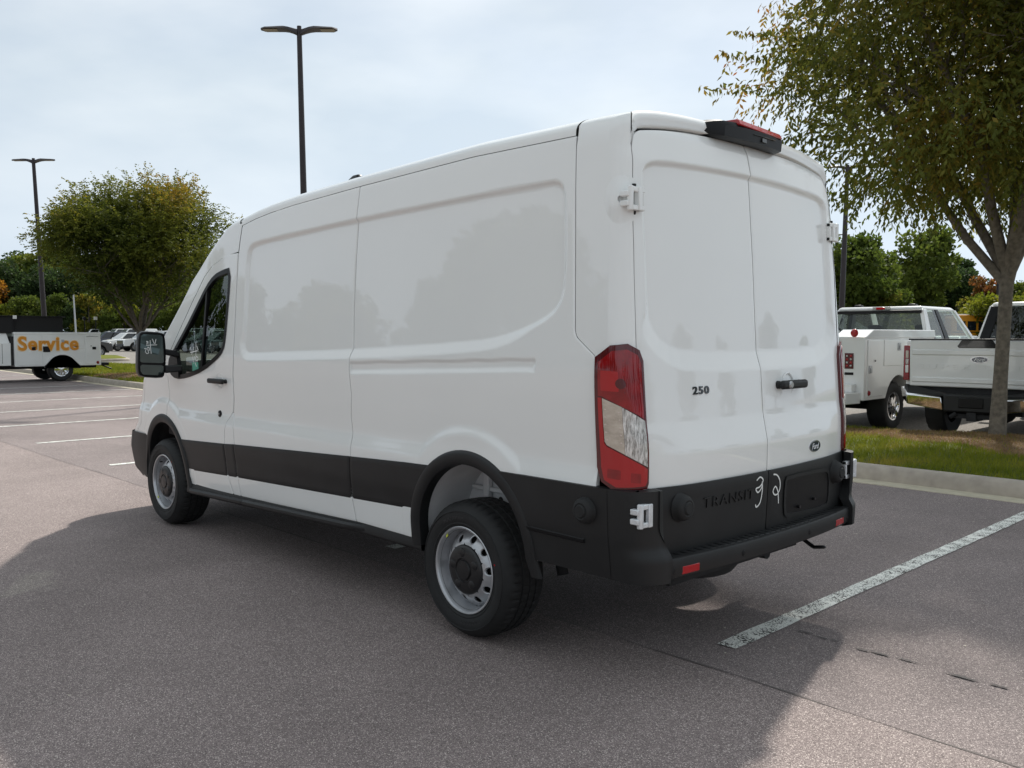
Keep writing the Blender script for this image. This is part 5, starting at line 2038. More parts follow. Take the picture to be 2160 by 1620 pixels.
def front_end(v, paint, x0, x1, hz0, hz1, w, lampm='clear_lens', detail=True):
    m = MB()
    m.hexa([(x0, w - .04, hz0 - .2), (x1, w - .16, hz1 - .2), (x1, -w + .16, hz1 - .2), (x0, -w + .04, hz0 - .2),
            (x0, w - .10, hz0), (x1 - .03, w - .24, hz1), (x1 - .03, -w + .24, hz1), (x0, -w + .10, hz0)])
    m.build('bonnet', paint, v, bevel=.04)
    g = MB(); g.box(x1 - .04, x1 + .045, -w + .32, w - .32, hz1 - .42, hz1 - .08)
    g.build('grille', 'gloss_black', v, bevel=.02)
    for s in (1, -1):
        h = MB()
        h.hexa([(x1 - .22, s * (w - .005), hz1 - .34), (x1 + .03, s * (w - .30), hz1 - .36), (x1 - .06, s * (w - .32), hz1 - .36), (x1 - .26, s * (w - .1), hz1 - .34),
                (x1 - .24, s * (w - .015), hz1 - .12), (x1 + .025, s * (w - .30), hz1 - .12), (x1 - .06, s * (w - .32), hz1 - .12), (x1 - .28, s * (w - .1), hz1 - .12)])
        h.build('headlamp', lampm, v, bevel=.01)
    b = MB(); b.hexa([(x1 - .10, w - .02, .42), (x1 + .10, w - .25, .42), (x1 + .10, -w + .25, .42), (x1 - .10, -w + .02, .42),
                      (x1 - .10, w - .01, .66), (x1 + .08, w - .25, .68), (x1 + .08, -w + .25, .68), (x1 - .10, -w + .01, .66)])
    b.build('front_bumper', 'smooth_black', v, bevel=.03)

def under(v, x0, x1, w, z0=.32):
    m = MB()
    m.box(x0, x1, -.55, -.42, z0 + .1, z0 + .22)
    m.box(x0, x1, .42, .55, z0 + .1, z0 + .22)
    m.box(x0 + .3, x1 - .2, -w + .3, w - .3, z0 + .22, z0 + .30)
    m.tube([(0, -w + .2, .38), (0, w - .2, .38)], .06, 8)
    m.lathe([(0, -.16), (.11, -.12), (.16, 0), (.11, .12), (0, .16)], 14, 'x', c=(0, 0, .38))
    m.build('chassis', 'undercoat', v)

def pickup_cab(v, paint, glass, x0=1.50, x1=3.75, hood=5.25, two=True, zb=1.28, zr=1.94, fg=None, w=1.0):
    low = MB()
    low.prism(body_poly(x0, hood, .55, zb, [(4.45, .50)], [(hood - .05, 1.16), (hood - .30, 1.20), (x1 + .12, zb), (x0, zb)]), -w, w, 'xz')
    low.build('cab_body', paint, v, bevel=.04)
    panes = [(.10, .36), (.45, .93)] if two else [(.14, .90)]
    greenhouse(v, x0 + .02, x1 + .06, x0 + .16, x1 - .72, w - .03, w - .20, zb, zr, panes, paint, glass, front_glass=fg)
    for s in (1, -1):
        mm = MB()
        mm.hexa([(x1 - .32, s * (w + .04), zb - .06), (x1 - .20, s * (w + .06), zb - .06), (x1 - .20, s * (w + .30), zb - .06), (x1 - .30, s * (w + .28), zb - .06),
                 (x1 - .32, s * (w + .04), zb + .22), (x1 - .22, s * (w + .06), zb + .22), (x1 - .22, s * (w + .28), zb + .24), (x1 - .30, s * (w + .26), zb + .24)])
        mm.build('door_mirror', 'smooth_black', v, bevel=.03)
        hd = MB()
        hd.box(x1 - 1.05, x1 - .85, s * (w + .004) - .012, s * (w + .004) + .025 * s, 1.10, 1.135)
        hd.build('door_handle', 'smooth_black', v, bevel=.006)
        sg = MB()
        for xx in ((x0 + .72) if two else x0 + .25, x1 - .02):
            sg.box(xx - .006, xx + .006, s * (w - .004), s * (w + .0015), .62, zb - .02)
        sg.build('door_gap', 'undercoat', v, smooth=False)
    st = MB()
    for sy in (.45, -.45):
        st.hexa([(x1 - 1.25, sy - .24, .9), (x1 - 1.0, sy - .26, .9), (x1 - 1.0, sy + .26, .9), (x1 - 1.25, sy + .24, .9), (x1 - 1.42, sy - .2, 1.52), (x1 - 1.28, sy - .22, 1.52), (x1 - 1.28, sy + .22, 1.52), (x1 - 1.42, sy + .2, 1.52)])
        st.box(x1 - 1.44, x1 - 1.33, sy - .13, sy + .13, 1.54, 1.74)
    st.build('seats', 'seat_fabric', v, bevel=.04)
    front_end(v, paint, x1 + .10, hood, zb + .0, 1.20, w)

# ---------------- white service truck on the left, side-on
st = empty('service_truck', (29.30, -5.63, 0), PI / 2)
tag(st, 'white service truck seen side-on with orange lettering on its side lockers', 'truck')
HW = 1.10
bd = MB()
bd.prism(body_poly(-1.24, 1.42, .515, 1.60, [(0, .48)]), -HW, HW, 'xz')
bd.build('service_body', 'truck_white', st, bevel=.012)
m = MB(); m.box(-1.25, 1.44, HW - .16, HW + .012, 1.56, 1.635); m.box(-1.25, 1.44, -HW - .012, -HW + .16, 1.56, 1.635)
m.build('top_rail', 'truck_white', st, bevel=.012)
arc = [(.48 * math.cos(PI * k / 20), .40 + .48 * math.sin(PI * k / 20)) for k in range(21)]
arc2 = [(.545 * math.cos(PI * k / 20), .40 + .53 * math.sin(PI * k / 20)) for k in range(21)]
m = MB(); m.prism([(.48, .515)] + arc[1:-1] + [(-.48, .515), (-.545, .515)] + arc2[::-1][1:-1] + [(.545, .515)], HW, HW + .02, 'xz')
m.build('wheel_arch_flare', 'truck_white', st, bevel=.008)
def locker(x0, x1, z0, z1):
    m = MB(); m.box(x0, x1, HW - .01, HW + .012, z0, z1)
    return m.build('locker_door', 'truck_white', st, bevel=.006)
locker(.62, 1.34, .56, 1.54); locker(-.70, .60, 1.085, 1.54); locker(-1.20, -.735, .56, 1.54); locker(.565, .60, .56, 1.07)
for x, z, w_, h, mt in ((.86, 1.095, .12, .10, 'smooth_black'), (-.03, 1.345, .09, .085, 'grey_pole'), (-1.02, 1.095, .12, .09, 'smooth_black')):
    m = MB(); m.box(x - w_ / 2, x + w_ / 2, HW + .01, HW + .024, z - h / 2, z + h / 2); m.box(x - w_ / 5, x + w_ / 5, HW + .02, HW + .04, z - h / 3, z + h / 3)
    m.build('latch', mt, st, bevel=.004)
m = MB(); m.box(.36, .58, HW + .006, HW + .02, .98, 1.17); m.box(.42, .52, HW + .015, HW + .05, 1.0, 1.10)
m.build('fuel_filler', 'smooth_black', st, bevel=.01)
m = MB(); m.lathe([(0, .02), (.03, .018), (.05, .0)], 16, 'y')
m.build('marker_lamp', 'red_lens', st, loc=(-1.13, HW + .012, .61))
m = MB(); m.lathe([(0, .02), (.018, .01)], 12, 'y'); m.build('locker_lock', 'smooth_black', st, loc=(-.92, HW + .012, 1.17))
def side_text(body, x0, w_, z0, h, off, mt, bold, par, sp_=1.0):
    me = text_mesh(body, 1, .5, bold, 0, sp_)
    fit_text(me, w_, h)
    warp(me, lambda u, v, w: (x0 - u, HW + off + w * .004, z0 + v))
    return ob('lettering', me, mt, par)
side_text('Service', 1.345, 1.89, 1.005, .515, .0165, 'orange_edge', .055, st, 1.06)
side_text('Service', 1.315, 1.83, 1.03, .465, .0195, 'orange_text', .03, st, 1.08)
side_text('LeaseMachinery.com', -.78, .38, 1.475, .035, .016, 'dark_text', .0, st)
m = MB()
m.box(-.10, 1.95, -.95, .95, 1.60, 2.14)
bx = m.build('bed_enclosure', 'gloss_black', st, bevel=.02)
bx.data.materials[0] = mat('matt_black', (.010, .010, .011), .8)
m = MB(); m.box(-.18, 1.98, -1.0, 1.0, 2.135, 2.165); m.build('enclosure_lid', 'smooth_black', st, bevel=.006)
for x, mt in ((1.36, 'paper'), (-.80, 'smooth_black'), (-1.16, 'paper')):
    m = MB(); m.tube([(0, 0, 1.62), (0, 0, 2.06)], .016, 8); o = m.build('lamp_post', 'smooth_black', st, loc=(x, 1.0 if x > 0 else .9, 0))
    m = MB()
    if mt == 'paper': m.box(-.055, .055, -.02, .02, 2.06, 2.17)
    else: m.lathe([(0, .03), (.06, .02), (.065, -.02), (0, -.03)], 16, 'y', c=(0, 0, 2.10))
    m.build('work_lamp', mt, o, bevel=.006 if mt == 'paper' else None)
pickup_cab(st, 'truck_white', 'cab_glass', 1.50, 3.9, 5.4, two=False)
m = MB(); m.box(1.75, 2.1, -.6, .6, 2.07, 2.16); m.build('beacon_bar', 'amber', st, bevel=.03)
m = MB(); m.box(1.40, 1.50, -1.0, 1.0, .55, 1.5); m.build('cab_gap_panel', 'undercoat', st, bevel=.01)
under(st, -1.2, 5.0, 1.0)
m = MB(); m.box(-1.55, -1.25, -.9, .95, .50, .60); m.box(-1.42, -1.2, -.08, .08, .40, .52); m.tube([(-1.45, .5, .5), (-1.75, .62, .36)], .025, 8)
m.box(-.62, -.40, .55, HW - .1, .42, .515); m.box(-1.1, -.75, .6, HW - .2, .44, .515)
m.build('rear_step', 'smooth_black', st, bevel=.01)
for s in (1, -1):
    lot_wheel(st, 0, s * 1.0, .39, .27, 'chrome', 8, s, .215)
    lot_wheel(st, 4.45, s * 1.0, .39, .27, 'chrome', 8, s, .215)

# ---------------- white service truck on the right, seen from behind
sr = empty('service_truck', (3.66, -10.45, 0), -PI / 2)
tag(sr, 'white utility truck with side lockers and round red lamp, parked beside the tailgate pickup', 'truck')
HW2 = 1.10
bd = MB()
bd.prism(body_poly(-1.25, 1.42, .55, 1.52, [(0, .50)]), -HW2, -.62, 'xz')
bd.prism(body_poly(-1.25, 1.42, .55, 1.52, [(0, .50)]), .62, HW2, 'xz')
bd.box(-1.20, 1.42, -.62, .62, .60, .85)
bd.box(-1.25, -1.20, -.62, .62, .55, 1.30)
bd.build('service_body', 'truck_white', sr, bevel=.012)
m = MB(); m.hexa([(-1.26, -HW2 - .012, 1.50), (1.44, -HW2 - .012, 1.50), (1.44, -.60, 1.50), (-1.26, -.60, 1.50), (-.95, -HW2 - .0, 1.63), (1.44, -HW2 - .0, 1.63), (1.44, -.60, 1.63), (-.95, -.60, 1.63)])
m.hexa([(-1.26, .60, 1.50), (1.44, .60, 1.50), (1.44, HW2 + .012, 1.50), (-1.26, HW2 + .012, 1.50), (-1.24, .60, 1.63), (1.44, .60, 1.63), (1.44, HW2, 1.63), (-1.24, HW2, 1.63)])
m.build('top_locker_lid', 'truck_white', sr, bevel=.012)
def loc2(x0, x1, z0, z1):
    m = MB(); m.box(x0, x1, -HW2 - .012, -HW2 + .01, z0, z1)
    return m.build('locker_door', 'truck_white', sr, bevel=.006)
loc2(-1.16, -.62, .60, 1.47); loc2(-.58, .62, 1.06, 1.47); loc2(.66, 1.36, .60, 1.47)
for x, z in ((-1.08, 1.02), (-.05, 1.36), (.75, 1.05)):
    m = MB(); m.box(x - .05, x + .05, -HW2 - .026, -HW2 - .010, z - .06, z + .06); m.box(x - .025, x + .025, -HW2 - .04, -HW2 - .02, z - .045, z + .02)
    m.build('latch', 'steel', sr, bevel=.004)
m = MB(); m.lathe([(0, -.02), (.03, -.018), (.045, .0)], 16, 'y'); m.build('marker_lamp', 'red_lens', sr, loc=(-1.11, -HW2 - .012, .66))
m = MB(); m.lathe([(0, -.02), (.018, -.01)], 12, 'y'); m.build('locker_lock', 'smooth_black', sr, loc=(-.92, -HW2 - .012, 1.15))
m = MB(); m.lathe([(0, -.035), (.045, -.03), (.06, -.01), (.062, .0)], 20, 'x'); m.build('round_tail_lamp', 'red_bright', sr, loc=(-1.265, -.94, 1.575))
m = MB(); m.box(-1.262, -1.248, -.93, -.79, 1.03, 1.27); tl = m.build('tail_lamp', 'red_dark', sr, bevel=.03)
for i in range(2):
    for j in range(4):
        m = MB(); m.lathe([(0, -.012), (.014, -.008), (.018, 0)], 10, 'x'); m.build('led', 'red_bright' if (i + j) % 2 else 'clear_lens', tl, loc=(-1.262, -.89 + i * .06, 1.075 + j * .05))
m = MB(); m.box(-1.258, -1.248, -.93, -.79, .935, .975); m.build('name_plate', 'smooth_black', sr, bevel=.003)
m = MB(); m.tube([(-1.26, -.68, 1.48), (-1.32, -.685, 1.44), (-1.34, -.69, 1.28), (-1.32, -.70, 1.10), (-1.26, -.705, 1.06)], .014, 8); m.build('grab_handle', 'steel', sr)
m = MB(); m.hexa([(-1.60, -.98, .50), (-1.25, -1.05, .50), (-1.25, 1.05, .50), (-1.60, .98, .50), (-1.60, -.98, .68), (-1.25, -1.05, .68), (-1.25, 1.05, .68), (-1.60, .98, .68)])
m.build('rear_bumper', 'truck_white', sr, bevel=.015)
m = MB(); m.box(-1.40, -1.25, -.98, .98, .68, .80); m.build('step_box', 'truck_white', sr, bevel=.012)
for y in (-.80,):
    m = MB(); m.lathe([(0, -.004), (.022, -.003), (.026, 0)], 14, 'x'); m.build('bumper_socket', 'undercoat', sr, loc=(-1.602, y, .58))
pickup_cab(sr, 'truck_white', 'cab_glass', 1.52, 3.95, 5.5, two=True, zb=1.34, zr=1.99)
m = MB(); m.box(1.515, 1.575, -.78, .78, 1.30, 1.38); m.box(1.62, 1.68, -.78, .78, 1.93, 1.99); m.build('rear_window_frame', 'smooth_black', sr, bevel=.01)
m = MB(); m.box(1.66, 1.70, -.22, .10, 2.00, 2.055); hb_ = m.build('high_brake_lamp', 'clear_lens', sr, bevel=.008)
m = MB(); m.box(1.652, 1.69, -.13, .03, 2.005, 2.05); m.build('red_lens', 'red_bright', hb_, bevel=.006)
for y in (-.5, .5):
    m = MB(); m.hexa([(1.9, y - .08, 2.05), (2.1, y - .08, 2.05), (2.1, y + .08, 2.05), (1.9, y + .08, 2.05), (1.93, y - .06, 2.11), (2.04, y - .06, 2.10), (2.04, y + .06, 2.10), (1.93, y + .06, 2.11)])
    m.build('roof_marker', 'smooth_black', sr, bevel=.012)
under(sr, -1.2, 5.0, 1.0)
m = MB(); m.box(-1.0, -.8, -.3, .0, .28, .45); m.box(-1.35, -1.1, -.1, .1, .36, .48); m.tube([(-1.1, .5, .42), (1.0, .5, .4)], .05, 8); m.build('tow_hitch', 'undercoat', sr)
for s in (1, -1):
    lot_wheel(sr, 0, s * 1.02, .40, .27, 'chrome', 8, s, .225)
    lot_wheel(sr, 4.45, s * 1.02, .40, .27, 'chrome', 8, s, .225)

# ---------------- white pickup with its tailgate to us
pk = empty('pickup_truck', (.985, -10.45, .02), -PI / 2)
tag(pk, 'white pickup truck behind the tree trunk, tailgate with oval badge facing the kerb', 'pickup truck')
m = MB()
m.prism(body_poly(-1.16, 1.46, .62, 1.45, [(0, .50)]), -1.0, -.80, 'xz')
m.prism(body_poly(-1.16, 1.46, .62, 1.45, [(0, .50)]), .80, 1.0, 'xz')
m.box(-1.16, 1.46, -.80, .80, .75, .84)
m.box(1.38, 1.46, -.80, .80, .84, 1.45)
m.build('cargo_bed', 'truck_white', pk, bevel=.03)
tg = MB()
tgp = [(-.905, .79), (.905, .79), (.915, 1.45), (-.915, 1.45)]
tg.prism(tgp, -1.245, -1.18, 'yz')
tgo = tg.build('tailgate', 'truck_white', pk, bevel=.018)
# three pressed bands: upper, middle and lower panels stand slightly proud
for z0, z1, d in ((1.235, 1.325, .012), (.845, .93, .014)):
    m = MB(); m.hexa([(-1.245 - d, -.87, z0 + .012), (-1.245 - d, .87, z0 + .012), (-1.24, .87, z0), (-1.24, -.87, z0), (-1.245 - d, -.87, z1 - .012), (-1.245 - d, .87, z1 - .012), (-1.24, .87, z1), (-1.24, -.87, z1)])
    m.build('pressed_band', 'truck_white', tgo, bevel=.008)
m = MB(); m.box(-1.25, -1.15, -.93, .93, 1.452, 1.474); m.build('tailgate_cap', 'smooth_black', pk, bevel=.006)
m = MB(); m.prism([(-.20, 1.455), (-.255, 1.37), (-.235, 1.345), (.235, 1.345), (.255, 1.37), (.20, 1.455)], -1.256, -1.24, 'yz'); m.build('handle_panel', 'gloss_black', tgo, bevel=.006)
me = text_mesh('SUPER DUTY', 1, .5, .018, 0, 1.35); fit_text(me, 1.56, .072)
warp(me, lambda u, v, w: (-1.246 - w * .009, .80 - u, 1.045 + v)); ob('lettering', me, 'truck_white', tgo)
oval_badge(tgo, lambda a, c, o: (-1.246 - o, -.04 - a, 1.185 + c), .235, .095)
for s in (1, -1):
    L_ = MB(); L_.hexa([(-1.235, s * .915, .87), (-1.235, s * 1.005, .87), (-1.02, s * 1.015, .87), (-1.02, s * .915, .87), (-1.225, s * .915, 1.375), (-1.225, s * 1.005, 1.375), (-1.04, s * 1.015, 1.375), (-1.04, s * .915, 1.375)])
    lo = L_.build('tail_lamp', 'red_lens', pk, bevel=.012)
    for z0, z1, mt in ((1.19, 1.30, 'lamp_reflector'), (1.10, 1.18, 'clear_lens'), (.98, 1.09, 'marker_white')):
        m = MB(); m.box(-1.2405, -1.22, min(s * .93, s * .97), max(s * .93, s * .97), z0, z1); m.build('lamp_window', mt, lo, bevel=.004)
    b = MB()
    pts = [(-1.08, 1.03), (-1.30, 1.0), (-1.40, .90), (-1.415, .58), (-1.36, .58), (-1.33, .86), (-1.25, .93), (-1.08, .96)]
    b.hexa([(-1.40, s * .36, .46), (-1.38, s * .88, .53), (-1.20, s * 1.02, .60), (-1.15, s * .6, .50), (-1.42, s * .39, .66), (-1.41, s * .88, .685), (-1.22, s * 1.04, .79), (-1.15, s * .6, .69)])
    b.build('bumper_wing', 'chrome', pk, bevel=.02)
    m = MB(); m.hexa([(-1.39, s * .34, .662), (-1.38, s * .88, .688), (-1.20, s * 1.0, .79), (-1.15, s * .4, .66), (-1.39, s * .34, .70), (-1.38, s * .86, .71), (-1.20, s * .97, .82), (-1.15, s * .4, .70)]); m.build('bumper_pad', 'black_plastic', pk, bevel=.008)
m = MB(); m.box(-1.415, -1.15, -.37, .37, .46, .70); bc = m.build('bumper_step', 'black_plastic', pk, bevel=.02)
m = MB(); m.box(-1.43, -1.38, -.16, .16, .52, .66); m.build('plate_recess', 'smooth_black', bc, bevel=.01)
m = MB(); m.box(-1.40, -1.1, -.06, .06, .34, .46); m.box(-1.36, -1.28, -.25, .25, .37, .43); m.tube([(-1.38, .2, .44), (-1.38, .28, .38)], .03, 8); m.build('tow_hitch', 'undercoat', pk)
m = MB(); m.box(-1.18, -1.10, -.95, .95, .62, .80); m.build('rear_valance', 'undercoat', pk, smooth=False)
pickup_cab(pk, 'truck_white', 'cab_glass', 1.52, 3.95, 5.4, two=True, zb=1.36, zr=2.0)
for nm in list(pk.children):
    if nm.name.startswith('rear_window'): nm.data.materials[0] = MATS['privacy_glass']
m = MB(); m.box(1.60, 1.608, .58, .76, 1.39, 1.48); m.build('window_sticker', 'paper', pk, smooth=False)
for s in (1, -1):
    m = MB()
    m.hexa([(1.515, s * .78, 1.34), (1.56, s * .78, 1.34), (1.56, s * .93, 1.34), (1.515, s * .93, 1.34), (1.66, s * .62, 2.0), (1.70, s * .62, 2.0), (1.70, s * .77, 2.0), (1.66, s * .77, 2.0)])
    m.build('rear_window_frame', 'smooth_black', pk, bevel=.006)
under(pk, -1.1, 5.0, 1.0)
for s in (1, -1):
    lot_wheel(pk, 0, s * 1.0, .41, .28, 'steel', 8, s, .225)
    lot_wheel(pk, 4.45, s * 1.0, .41, .28, 'steel', 8, s, .225)

# ---------------- cars in the far lots
def far_pickup(paint, loc, rz, label, group='cars parked in the far rows'):
    v = empty('pickup_truck', (loc[0], loc[1], 0), rz)
    tag(v, label, 'pickup truck', group)
    m = MB()
    m.prism(body_poly(-1.2, 1.42, .55, 1.30, [(0, .47)]), -.98, .98, 'xz')
    m.build('cargo_bed', paint, v, bevel=.04)
    m = MB(); m.box(-1.08, 1.40, -.86, .86, 1.298, 1.304); m.build('bed_cover', 'smooth_black', v, smooth=False)
    low = MB()
    low.prism(body_poly(1.45, 4.68, .50, 1.20, [(3.68, .48)], [(4.66, 1.06), (4.45, 1.12), (3.15, 1.22), (1.45, 1.22)]), -.98, .98, 'xz')
    low.build('cab_body', paint, v, bevel=.05)
    greenhouse(v, 1.48, 3.15, 1.58, 2.55, .95, .78, 1.21, 1.80, [(.10, .48), (.56, .93)], paint, 'far_glass', front_glass='windshield_far')
    front_end(v, paint, 3.2, 4.66, 1.20, 1.10, .98)
    for s in (1, -1):
        m = MB(); m.box(2.9, 3.02, min(s * .98, s * 1.18), max(s * .98, s * 1.18), 1.16, 1.34); m.build('door_mirror', 'smooth_black' if paint != 'truck_white' else paint, v, bevel=.03)
        for x in (0, 3.68): lot_wheel(v, x, s * .97, .40, .26, 'steel', 6, s)
    m = MB(); m.box(-1.0, 4.4, -.7, .7, .34, .55); m.build('chassis', 'undercoat', v, smooth=False)
    return v
def far_suv(paint, loc, rz, label, group='cars parked in the far rows', h=1.72, van_=False):
    v = empty('van' if van_ else 'sport_utility', (loc[0], loc[1], 0), rz)
    tag(v, label, 'van' if van_ else 'car', group)
    zb, zr = (1.15, h - .07) if not van_ else (1.35, h - .07)
    xf = 2.75 if not van_ else 3.3
    low = MB()
    low.prism(body_poly(-.98, 3.78, .42, zb, [(0, .44), (2.90, .44)], [(3.76, .92), (3.55, 1.02), (xf, zb), (-.95, zb)]), -.95, .95, 'xz')
    low.build('body', paint, v, bevel=.06, segs=3)
    greenhouse(v, -.95, xf, -.72, xf - .72, .92, .74, zb - .01, zr, [(.06, .34), (.39, .64), (.69, .94)] if not van_ else [(.70, .95)], paint, 'far_glass', front_glass='windshield_far', roof_h=.06)
    front_end(v, paint, xf + .05, 3.76, zb - .02, 1.0, .95)
    for s in (1, -1):
        m = MB(); m.box(xf - .25, xf - .13, min(s * .94, s * 1.12), max(s * .94, s * 1.12), zb - .03, zb + .13); m.build('door_mirror', paint, v, bevel=.03)
        for x in (0, 2.90): lot_wheel(v, x, s * .94, .37, .24, 'steel', 5, s)
        t = MB(); t.box(-1.0, -.90, min(s * .70, s * .94), max(s * .70, s * .94), .85, 1.12); t.build('tail_lamp', 'red_lens', v, bevel=.02)
    m = MB(); m.box(-.85, 3.6, -.7, .7, .30, .45); m.build('chassis', 'undercoat', v, smooth=False)
    return v
UPY = PI / 2
CARS = [
 ('suv', 'truck_white', (84.4, -30.0), UPY + .05, 'white car nosed out in the far row, its bonnet beside the service truck', 1.75),
 ('pk', 'truck_white', (81.8, -31.4), UPY + .04, 'white pickup nosed out in the far row just left of the small tree trunk'),
 ('pk', 'dark_paint', (78.3, -31.8), UPY + .02, 'black pickup nosed out in the far row behind the small tree trunk'),
 ('pk', 'silver_paint', (75.0, -32.2), UPY + .10, 'silver pickup nosed out in the far row right of the van mirror', ),
 ('suv', 'grey_paint', (71.6, -32.0), UPY - .02, 'grey car in the far row seen between mirror and van door', 1.7),
 ('suv', 'green_paint', (68.4, -32.0), UPY, 'dark green car in the far row seen through the van door window', 1.75),
 ('pk', 'silver_paint', (65.2, -33.0), UPY, 'silver pickup in the far row hidden beyond the van cab'),
 ('suv', 'dark_paint', (61.2, -14.8), -UPY + .02, 'dark car nosed towards the tree at the rear end of the service truck', 1.7),
 ('suv', 'navy_paint', (92.5, -31.0), UPY - .06, 'navy blue car with a white paper in its side window, second far row', 1.85),
 ('suv', 'truck_white', (96.5, -30.5), UPY, 'white car in the second far row left of the navy blue car', 1.8),
 ('suv', 'silver_paint', (101.5, -29.0), UPY + .03, 'silver grey car roof over the left end of the service truck lockers', 1.8),
 ('suv', 'dark_paint', (98.8, -29.8), UPY + .03, 'dark car roof over the service truck lockers beside the pale pole', 1.75),
]
for c in CARS:
    if c[0] == 'suv': far_suv(c[1], c[2], c[3], c[4], h=c[5])
    else: far_pickup(c[1], c[2], c[3], c[4])
nv = [o for o in bpy.data.objects if o.get('label', '').startswith('navy blue car')][0]
m = MB(); m.box(.2, .75, .885, .893, 1.22, 1.50); m.build('window_paper', 'paper', nv, smooth=False)
i = 0
for x, y, p, kind in ((110.5, -36, 'truck_white', 'van'), (107.3, -36.4, 'truck_white', 'suv'), (104.1, -36.8, 'truck_white', 'van'), (101, -37, 'truck_white', 'van'), (97.8, -37.4, 'truck_white', 'suv'), (94.6, -38, 'truck_white', 'suv'), (91.4, -38.4, 'silver_paint', 'suv'),
                    (88.2, -38.8, 'truck_white', 'van'), (85.0, -39.2, 'truck_white', 'suv'), (81.8, -39.6, 'truck_white', 'suv'), (78.6, -40, 'truck_white', 'van')):
    far_suv(p, (x, y), UPY + random.uniform(-.03, .03), 'white van or car showing only its roof in the rearmost row of the far lot', 'white roofs in the rearmost row', h=2.25 if kind == 'van' else 2.0, van_=kind == 'van')
# right-hand lot, seen between the two trucks
far_suv('truck_white', (15.4, -49.6), UPY, 'small white car far beyond the two trucks, left of a pair', 'pair of white cars far beyond the trucks', 1.5)
far_suv('truck_white', (12.9, -50.0), UPY, 'small white car far beyond the two trucks, right of a pair', 'pair of white cars far beyond the trucks', 1.5)
far_suv('truck_white', (19.9, -49.2), UPY, 'white car far beyond the utility truck cab, seen through its glass', None, 1.6)

# ---------------- school bus far behind the trucks
bus = empty('school_bus', (17.8, -65.5, 0), R(-133))
tag(bus, 'yellow school bus far off between the two parked trucks', 'bus')
m = MB(); m.prism([(-4.6, .75), (3.6, .75), (3.6, 2.75), (3.4, 2.95), (-4.4, 2.95), (-4.6, 2.75)], -1.2, 1.2, 'xz'); m.build('body', 'bus_yellow', bus, bevel=.08)
m = MB(); m.hexa([(3.6, 1.1, .75), (5.1, .95, .75), (5.1, -.95, .75), (3.6, -1.1, .75), (3.6, 1.0, 1.75), (5.0, .85, 1.55), (5.0, -.85, 1.55), (3.6, -1.0, 1.75)]); m.build('bonnet', 'bus_yellow', bus, bevel=.06)
m = MB(); m.box(-4.5, 3.4, -1.1, 1.1, 2.94, 3.0); m.build('roof_cap', 'paper', bus, bevel=.03)
for s in (1, -1):
    for k in range(10):
        m = MB(); m.box(-4.25 + k * .76, -3.65 + k * .76, min(s * 1.19, s * 1.212), max(s * 1.19, s * 1.212), 1.85, 2.5); m.build('window_pane', 'far_glass', bus, smooth=False)
    for z in (1.0, 1.35, 1.7):
        m = MB(); m.box(-4.55, 3.55, min(s * 1.19, s * 1.215), max(s * 1.19, s * 1.215), z, z + .06); m.build('rub_rail', 'smooth_black', bus, smooth=False)
    for x in (-2.2, 4.0): lot_wheel(bus, x, s * 1.15, .50, .3, 'rim_silver', 8, s)
# ================================================================ light poles
def light_pole(loc, h, r0, yaw_, lean=(0, 0), label=None, group='parking lot light poles', head=.9, base=True):
    p = empty('light_pole', (loc[0], loc[1], 0))
    tag(p, label, 'street lamp', group)
    V = MB()
    V.lathe([(r0 * 1.0, .0), (r0, .75), (r0 * .62, h + .02), (0, h + .03)], 14, 'z')
    V.V = [(x + lean[0] * z / h, y + lean[1] * z / h, z) for x, y, z in V.V]
    V.build('pole', 'bronze_pole', p)
    c = MB(); c.lathe([(0, h + .14), (r0 * .55, h + .13), (r0 * .62, h - .12)], 12, 'z')
    c.build('pole_cap', 'bronze_pole', p, loc=(lean[0], lean[1], 0))
    if base:
        b = MB(); b.lathe([(0, .76), (.24, .75), (.26, .70), (.27, 0)], 20, 'z')
        b.build('concrete_base', 'concrete', p)
    for s in (0, PI):
        # slim blade-shaped lamp head rising a little from the pole
        n = 9
        V, F = [], []
        L = head
        for i in range(n):
            t = i / (n - 1)
            x = .04 + L * t
            wz = .17 * head / .9 * (.42 + .58 * min(1, t * 2.4)) * (1 if t < .9 else math.sqrt(max(0, 1 - ((t - .9) / .105) ** 2)))
            z = h - .05 + .11 * head / .9 * math.sin(min(t * 2.3, 1) * PI / 2) - .02 * t
            th = .05 + .09 * (1 - t) ** 2
            for a, c_ in ((-1, -.3), (-.75, .5), (0, .75), (.75, .5), (1, -.3), (0, -.5)):
                V.append((x, a * wz, z + c_ * th))
        for i in range(n - 1):
            for k in range(6):
                F.append((i * 6 + k, i * 6 + (k + 1) % 6, (i + 1) * 6 + (k + 1) % 6, (i + 1) * 6 + k))
        F += [tuple(range(6)), tuple(range((n - 1) * 6, n * 6))]
        m = MB().add(V, F)
        ho = m.build('lamp_head', 'bronze_pole', p, loc=(lean[0], lean[1], 0), rot=(0, 0, yaw_ + s), sharp=50)
        g = MB(); g.box(.04 + L * .55, .04 + L * .93, -.10 * head / .9, .10 * head / .9, h - .002 + .02, h + .006 + .02)
        g.build('lamp_glass', 'led_glass', ho, smooth=False)
    return p
light_pole((17.55, -8.6), 9.45, .105, R(47), (-.20 * .69 + .0, .34 * .69), 'tall dark twin-headed light pole rising behind the van roof', head=.95)
light_pole((41.2, -8.9), 9.45, .12, R(44), (-.1, .38), 'dark twin-headed light pole left of the round tree, behind the service truck', head=.95)
light_pole((16.3, -36.7), 9.45, .15, R(40), (-.13, -.17), 'dark light pole right behind the van, its head among the near leaves', head=.95)
light_pole((30.1, -64.2), 9.5, .15, R(40), (0, 0), 'far light pole just left of the taller dark pole beside the van', head=1.0)
